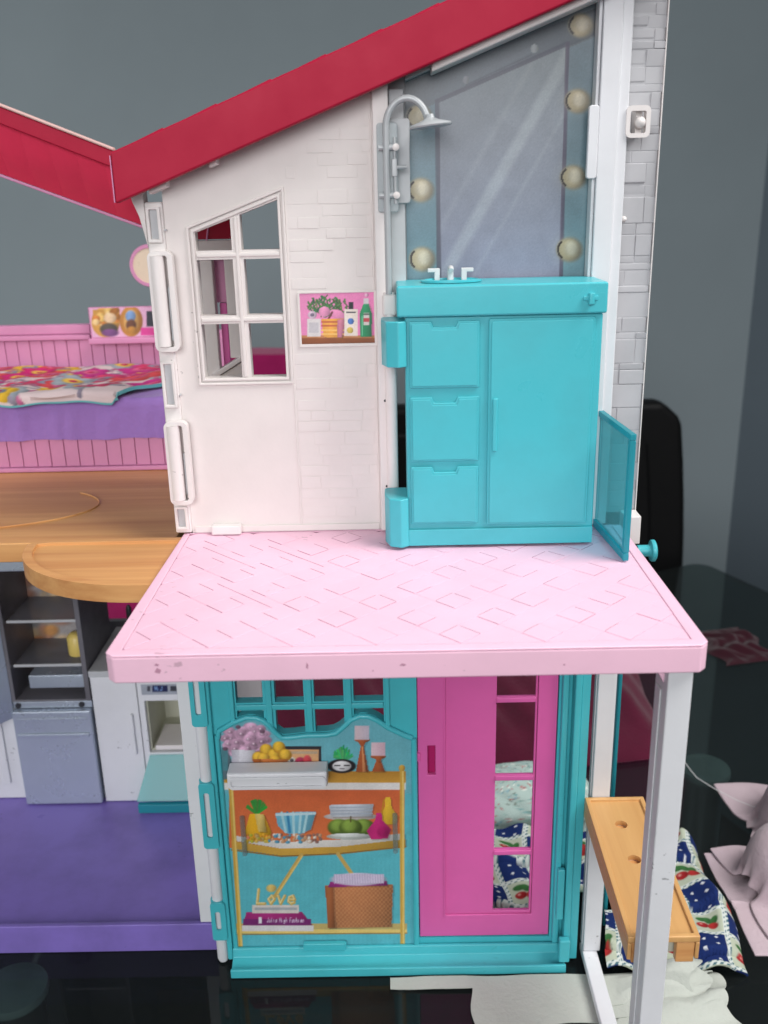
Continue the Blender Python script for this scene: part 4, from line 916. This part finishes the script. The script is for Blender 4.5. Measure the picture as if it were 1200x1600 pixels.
def cloth(name, mat, parent, nx, ny, fn, th=.12, ink=None, cut=None):
    """sheet of cloth: fn(u,v) -> point; closed underneath at a small thickness"""
    mb = MB(); W1 = nx+1
    P = [[fn(i/nx, j/ny) for i in range(nx+1)] for j in range(ny+1)]
    mb.v = [tuple(p) for r in P for p in r]; n0 = len(mb.v)
    ok = lambda i, j: cut is None or not cut((i+.5)/nx, (j+.5)/ny)
    cells = [(i, j) for j in range(ny) for i in range(nx) if ok(i, j)]; cs = set(cells)
    a = np.array(P); du = np.gradient(a, axis=1); dv = np.gradient(a, axis=0); nn = np.cross(du, dv); nn /= np.linalg.norm(nn, axis=2, keepdims=True)+1e-9
    mb.v += [tuple(p) for p in (a - nn*th).reshape(-1, 3)]
    for i, j in cells:
        q = (j*W1+i, j*W1+i+1, (j+1)*W1+i+1, (j+1)*W1+i); mb.f += [q, tuple(n0+k for k in reversed(q))]
        for (di, dj), (e0, e1) in (((0,-1),(0,1)), ((1,0),(1,2)), ((0,1),(2,3)), ((-1,0),(3,0))):
            if (i+di, j+dj) not in cs: mb.f.append((q[e0], q[e0]+n0, q[e1]+n0, q[e1]))
    c = None
    if ink is not None:
        u, v = np.meshgrid(np.linspace(0, 1, nx+1), np.linspace(0, 1, ny+1)); c = ink(u, v).reshape(-1, 3)*.88; c = np.concatenate([c, c])
    return mb.build(name, mat, parent, ink=c, angle=70)
def sheet_fn(u, v):
    x = -36 + 23.6*u; s = v*13.2
    wv = .22*math.sin(x*1.7) + .14*math.sin(x*3.9+1) + .1*math.sin(x*.6)
    if s < 10.4: return (x, 23.8 - s, 30.72 + .05*math.sin(x*2+s))
    k = s-10.4; return (x + .08*math.sin(k*2), 13.45 - min(k, .35)*.6 - abs(wv)*min(k/1.4, 1)*.5, 30.72 - max(k-.1, 0)*.92 + .015*math.sin(x*1.1)*k)
so_ = cloth('bed_sheet', 'sheet', None, 150, 44, sheet_fn, .06); tag(so_, 'violet toy bed sheet hanging over the bed front', 'bed sheet')
def floral(u, v):
    A, B = u*23, v*12.5; a = Art(A, B, (236, 214, 214)); r = np.random.default_rng(3)
    a.A, a.B = A*20, B*20
    for k in range(64):
        x, y = r.uniform(0, 460), r.uniform(0, 240); c = [(214,48,120),(226,84,90),(244,196,64),(170,178,186),(206,60,140),(222,70,110)][k % 6]; R_ = r.uniform(18, 34)
        for q in range(6):
            th = q*1.05 + k; a.ell(x+R_*.6*math.cos(th), y+R_*.6*math.sin(th), R_*.55, R_*.42, c, .2, th)
        a.ell(x, y, R_*.5, R_*.45, [(250,200,90),(236,110,150),(150,160,176)][k % 3], .3); a.ell(x, y, R_*.2, R_*.2, (200, 50, 90), .3)
        for q in range(4):
            th = q*1.7 + k*.7; a.ell(x+R_*1.5*math.cos(th), y+R_*1.3*math.sin(th), 8, 3.4, [(150,140,156),(190,100,140)][q % 2], .3, th)
    a.put((a.B > 246).astype(float), (112, 186, 192))
    return a.c
def blanket_fn(u, v):
    x = -36 + 22.0*u; s = v*11.15; lift = .05 + .09*math.sin(x*.9+s*.6) + .08*math.sin(x*2.1) * math.sin(s*.9)
    end = max(0, (u-.86)/.14); s2 = s*(1 - .42*end)
    if s2 < 10.6: return (x, 23.4 - s2, 30.95 + lift + .5*math.exp(-((s2-9.6)/1.2)**2)*.4)
    k = s2-10.6; return (x, 12.9 - .18*math.sin(min(k, 1.2)) - .1*math.sin(x*1.3), 30.95 + lift - k*.8)
bl = cloth('blanket', 'clothprint', None, 230, 120, blanket_fn, .22, floral); tag(bl, 'floral toy blanket in pink, yellow and grey on the bed', 'blanket')
# picture shelf and round standing mirror
ps = thing('picture_shelf', (-18.5, 24, 33), 'pink toy shelf with printed picture frames above the bed', 'shelf')
box('shelf_back', 'rose', ps, -21.3, -14.5, 23.62, 23.9, 33.0, 35.3, 0.05); box('shelf_ledge', 'rose', ps, -21.4, -14.5, 23.2, 23.61, 32.75, 33.15, 0.06)
def frames_art(a):
    a.c[:] = (240, 188, 220)
    a.ell(165, 503, 22, 24, (226, 170, 80), .1); a.rect(145, 187, 484, 505, (214, 160, 70)); 
    for k in range(16): a.ell(rng.uniform(148, 184), rng.uniform(484, 508), 6, 5, [(240,200,110),(222,140,60),(250,216,150),(170,110,40)][k % 4], .5)
    a.ell(172, 497, 10, 8, (246, 214, 170), .3); a.ell(170, 514, 14, 9, (90, 84, 74), .3); a.ell(172, 520, 13, 6, (130, 80, 140), .4)
    a.ell(205, 502, 18, 24, (204, 140, 60), .1); a.ell(205, 502, 12, 18, (232, 180, 100), .15); a.ell(204, 494, 8, 9, (130, 170, 220), .3); a.ell(205, 508, 8, 9, (110, 70, 50), .4); a.ell(206, 516, 8, 6, (196, 140, 60), .4)
    a.rect(229, 260, 486, 510, (44, 52, 64)); a.rect(220, 260, 512, 524, (232, 70, 160))
print_sheet('picture_print', ps, rect(-21.2, -14.6, 33.2, 35.25), 23.6, .05, frames_art)
rm = thing('round_toy_mirror', (-16.5, 23.5, 33.3), 'round pink rimmed toy mirror on a stand behind the white hinge', 'mirror')
MB().lathe([(1.2,.1),(1.42,.1),(1.46,0),(1.42,-.1),(1.2,-.1),(1.2,.1)], (-16.5, 23.4, 38.1), 'Y', 36).build('rim', 'rose', rm)
MB().lathe([(.1,-.04),(1.22,-.04),(1.22,.04),(.1,.04)], (-16.5, 23.4, 38.1), 'Y', 36).build('mirror_disc', plastic('cream_plastic', (226, 206, 180), .3), rm)
MB().tube([(-16.5, 23.4, 36.75), (-16.5, 23.4, 33.35)], .1, 8).build('stand', 'rose', rm)

# ------------------------------------------------------------------ cloths on the table
def quilt_ink(u, v):
    A, B = u*17*10, v*14*10; a = Art(A, B, (26, 46, 104)); r = np.random.default_rng(5); T = 23
    iu, iv = np.floor(A/T), np.floor(B/T); fu, fv = A - iu*T, B - iv*T
    cream = ((iu + iv) % 2 == 0).astype(float); a.put(cream, (196, 204, 182))
    dots = ((((fu+4) % 8) - 4)**2 + (((fv + 4*(np.floor((fu+4)/8) % 2)) % 8) - 4)**2 < 1.1)*(1-cream); a.put(dots, (226, 230, 236))
    for i in range(8):
        for j in range(7):
            if (i+j) % 2 == 0:
                cx, cy = (i+.5)*T, (j+.5)*T
                for q in range(3): a.ell(cx-3+q*4, cy-5+q*1.5, 4, 2.4, (60, 110, 60), .3, q)
                a.ell(cx-3, cy+2, 4, 3.2, (170, 40, 44), .25); a.ell(cx+4, cy+3, 3.6, 3.2, (180, 50, 50), .25); a.ell(cx-4, cy+1, 1.2, 1, (226, 150, 140), .5)
    e = np.minimum(np.minimum(fu, T-fu), np.minimum(fv, T-fv)); a.put((e < 1.6).astype(float), (224, 230, 224)); a.put(((e < 1.3) & (e > .4) & (((A+B) % 4) < 1.8)).astype(float), (80, 120, 130))
    return a.c
def quilt_fn(u, v):
    x = 4.2 + 15.6*u; y = 8.6 - 10.8*v
    z = 2.0*max(0, 1-v)**.8 + .35*math.sin(x*.9+1+v*2)*(1-v*.5) + .55*((v*3.2 + .12*math.sin(x*.7)) % 1.0)**1.5 + .22*math.sin(x*2.3+y)
    z = max(z + .55, .14 + .05*math.sin(x*3))
    if u > .93: z = .1 + (z-.1)*max(0, (1-u)/.07)**.6
    if v < .07: z = .1 + (z-.1)*(v/.07)**.5
    return (x + .3*math.sin(y*.8), y, z)
def quilt_cut(u, v):
    x, y = 4.2+15.6*u, 8.6-10.8*v; return (x < 9.6 and y < .75) or (9.6 <= x < 11.95 and y < 2.45) or (11.95 <= x < 12.9 and 1.55 < y < 2.45)
q = cloth('strawberry_quilt', 'clothprint', None, 260, 180, quilt_fn, .12, quilt_ink, quilt_cut); tag(q, 'navy and cream strawberry patchwork quilt bunched behind the bench', 'quilt')
def bundle(name, mat, c, r, amp, label, cat, ink=None, n=90, e=.7, seed=1, flat=0.05, freq=3.0, crease=0.0):
    rr = np.random.default_rng(seed); ph = rr.uniform(0, 6.28, 12); mb = MB(); ny = n//2; us = []
    for j in range(ny+1):
        for i in range(n):
            u, v = i/n, j/ny; th, fi = 2*math.pi*u, math.pi*(v-.5)
            sg = lambda t, p: math.copysign(abs(t)**p, t)
            d = (sg(math.cos(fi), e)*sg(math.cos(th), e), sg(math.cos(fi), e)*sg(math.sin(th), e), sg(math.sin(fi), e))
            k = 1 + amp*(math.sin(freq*d[0]*2+ph[0]+2*d[2]) + .7*math.sin(freq*1.7*d[1]+ph[1]+3*d[0]) + .5*math.sin(freq*3*d[2]+ph[2]+2*d[1]) + .35*math.sin(freq*5*(d[0]+d[1])+ph[3]))
            if crease: k += crease*(1.0 - abs(math.sin(1.6*d[0]+1.3*d[2]+ph[4])) - .6*abs(math.sin(2.6*d[1]-2.2*d[0]+1.5*d[2]+ph[5])) - .3*abs(math.sin(4*d[2]+3*d[0]+2*d[1]+ph[6])))
            z = c[2] + r[2]*d[2]*k; mb.v.append((c[0]+r[0]*d[0]*k, c[1]+r[1]*d[1]*k, max(z, flat))); us.append((u, v))
    for j in range(ny):
        for i in range(n): mb.f.append((j*n+i, j*n+(i+1)%n, (j+1)*n+(i+1)%n, (j+1)*n+i))
    ck = None
    if ink: ck = ink(np.array([a[0] for a in us]), np.array([a[1] for a in us]))
    o = mb.build(name, mat, None, ink=ck, angle=80); return tag(o, label, cat)
def green_ink(u, v):
    A, B = u*600, v*220; a = Art(A, B, (172, 192, 186)); r = np.random.default_rng(9)
    for k in range(2400):
        x, y = r.uniform(0, 600), r.uniform(0, 220); th = r.uniform(0, 6.28); a.ell(x, y, r.uniform(2.4, 4.2), r.uniform(1.0, 1.7), [(110,160,160),(150,180,172),(120,130,120),(176,110,110),(140,176,186),(226,228,220)][k % 6], .4, th)
    return a.c
bundle('floral_cloth', 'clothprint', (8.6, 11.6, 1.5), (5.2, 2.8, 2.7), .03, 'green and white leaf print cloth behind the pink door window', 'cloth', green_ink, 240, .7, 4)
to_ = thing('towel', (9, -3.5, 0), 'crumpled white cloth on the glass in front of the teal sill', 'towel')
def towel_layer(k):
    def fn(u, v):
        x = -.6 + (18.3 - .5*k)*u + .45*u*math.sin(v*8 + k*1.7); y = -1.9 - .1*k - (3.7 - .55*k)*v - .4*math.sin(u*9 + k)*v
        hump = min(1, max(0, (x-11.9)/3.5)); edge = min(1, v*5, (1-v)*3)
        z = .08 + .06*k + .06*(1+math.sin(x*1.1+y*.6)) + hump*edge*(.3 + .34*k + .32*math.sin(y*2.6 + math.sin(x*.9+k)*1.2 + k*1.3) + .1*math.sin(x*2.2+2*v))
        if x < 11.8: z = min(z, .16 + .05*k)
        return (x, y, max(z, .07 + .05*k))
    return fn
cloth('fold', 'towel', to_, 200, 60, towel_layer(0), .05, None, lambda u, v: (-.6+18.3*u) < 3.9 and v > .22)
for k in (1, 2, 3):
    cloth('fold', 'towel', to_, 160, 60, towel_layer(k), .05, None, lambda u, v: u < .675)
def drape(nx, ny, sx, sy, c, rot, balls, steps=170, seed=1, squeeze=0.0):
    """small position based cloth drop: a sheet falls over round lumps and settles on the table"""
    r = np.random.default_rng(seed); u, v = np.meshgrid(np.linspace(-.5, .5, nx), np.linspace(-.5, .5, ny))
    X, Yy = u*sx, v*sy; ca_, sa_ = math.cos(rot), math.sin(rot)
    P = np.stack([c[0]+(X*ca_-Yy*sa_)*(1-squeeze), c[1]+(X*sa_+Yy*ca_)*(1-squeeze), np.full(X.shape, c[2]) + .4*np.sin(u*9+seed) + .35*np.sin(v*11+2*u*5) + r.normal(0, .04, X.shape)], -1); O = P.copy()
    lx, ly = sx/(nx-1), sy/(ny-1); ld = math.hypot(lx, ly)
    def fix(A, B, L, k):
        d = B-A; n = np.linalg.norm(d, axis=-1, keepdims=True)+1e-9; m_ = d*(n-L)/n*.5*k; A += m_; B -= m_
    for st in range(steps):
        V = (P-O)*.965; O = P.copy(); P = P + V; P[..., 2] -= .022
        for it in range(9):
            fix(P[:, 0:-1:2], P[:, 1::2][:, :P[:, 0:-1:2].shape[1]], lx, 1); fix(P[:, 1:-1:2], P[:, 2::2], lx, 1)
            fix(P[0:-1:2], P[1::2][:P[0:-1:2].shape[0]], ly, 1); fix(P[1:-1:2], P[2::2], ly, 1)
            fix(P[:-1, :-1], P[1:, 1:], ld, .25); fix(P[1:, :-1], P[:-1, 1:], ld, .25)
            fix(P[:, :-2], P[:, 2:], 2*lx, .06); fix(P[:-2], P[2:], 2*ly, .06)
            for bx_, by_, bz_, br_ in balls:
                d = P-np.array([bx_, by_, bz_]); n = np.linalg.norm(d, axis=-1, keepdims=True); m_ = n < br_; P = np.where(m_, P + d/(n+1e-9)*(br_-n), P); O = np.where(m_, O*.4+P*.6, O)
            g_ = P[..., 2:3] < .1; P[..., 2] = np.maximum(P[..., 2], .1); O = np.where(g_, O*.3+P*.7, O)
    for _ in range(7):
        Q = P.copy(); Q[1:-1, 1:-1] = P[1:-1, 1:-1]*.6 + .1*(P[:-2, 1:-1]+P[2:, 1:-1]+P[1:-1, :-2]+P[1:-1, 2:]); P = Q
    return P
def drape_obj(name, mat, parent, P, th=.2):
    ny, nx = P.shape[:2]
    def fn(u, v):
        a, b = min(u*(nx-1), nx-1.0001), min(v*(ny-1), ny-1.0001); i, j = int(a), int(b); fa, fb = a-i, b-j
        return tuple((P[j, i]*(1-fa)+P[j, i+1]*fa)*(1-fb) + (P[j+1, i]*(1-fa)+P[j+1, i+1]*fa)*fb)
    o = cloth(name, mat, parent, nx-1, ny-1, fn, th)
    sb = o.modifiers.new('smooth_cloth', 'SUBSURF'); sb.levels = 1; sb.render_levels = 1
    return o
P1 = drape(60, 60, 13, 12, (29.6, 11.6, 6.2), .06, [(28.4, 10.8, 1.8, 2.9), (31.9, 12.2, 1.6, 3.0), (26.8, 10.4, .6, 1.9)], seed=2, squeeze=.28)
o = drape_obj('folded_shirt', 'pinkcloth', None, P1); tag(o, 'bunched dusty pink cloth, the rear of the two at right', 'cloth')
hb = thing('pink_garment', (25.2, 4.3, 0), 'dusty pink folded cloth in two layers at the right edge', 'cloth')
P2 = drape(60, 56, 12, 9.5, (26.2, 3.9, 2.2), .02, [(27, 4.4, -.6, 1.6), (23.5, 2.6, -.5, 1.2), (22.6, 4.6, -.4, 1.1)], seed=5, squeeze=.22); drape_obj('layer', 'pinkcloth', hb, P2, .16)
P3 = drape(60, 56, 13, 11, (26.8, 5.0, 5.6), .08, [(24.6, 4.9, 1.8, 2.6), (27.8, 5.2, 1.9, 2.7), (26.0, 3.8, 1.1, 2.0)], seed=8, squeeze=.24); P3[..., 2] += .22; drape_obj('layer', 'pinkcloth', hb, P3, .16)
def cordp():
    return [(21.5,24,.1),(22.2,20.6,.1),(22.5,18.2,.1),(22.7,16.9,.1),(23.6,15.4,.1),(24.7,14.0,.1),(26,12.9,.1)]
co = MB().tube(cordp(), .035, 6).build('cord', 'clip'); tag(co, 'thin pale cord lying on the glass by the pink cloths', 'cord')

def maroon_fn(u, v):
    x = -13 + 35*u; y = 19.0 + 17*v + .8*math.sin(u*7)
    z = .25 + 3.4*math.sin(math.pi*min(v*1.2, 1)*.5)**.7 * (1-max(0, v-.85)/.15*.9) * min(1, u*14, (1-u)*14)**.5 + .35*math.sin(x*.9+y*.4) * min(v*3, 1) + .2*math.sin(x*2.1+y)*min(v*3, 1)
    return (x, y, max(z, .1))
mq = cloth('wine_seat_stand_in', 'wine', None, 110, 60, maroon_fn, .1); tag(mq, 'wine red sheet added on the glass in place of the chair seats below', 'blanket')  # added sheet, stands in for dim chair seats seen through the glass
def scarf_fn(u, v):
    x = 31.0 + 5.5*u - 1.2*v; y = 34.5 + 7*v + u*1.2; e = min(1, 5*min(u, 1-u, v, 1-v))
    return (x + .4*math.sin(v*12), y, .12 + e*(.4 + .22*math.sin(x*2.6+y*.9) + .16*math.sin(x*.9 - y*2.6) + .08*math.sin(x*5+y*4)))
sc_ = cloth('wine_scarf', fabric('dark_wine_cotton', (58, 16, 30), (40, 10, 20)), None, 70, 60, scarf_fn, .06); tag(sc_, 'small crumpled wine red cloth beyond the pink deck corner', 'cloth')
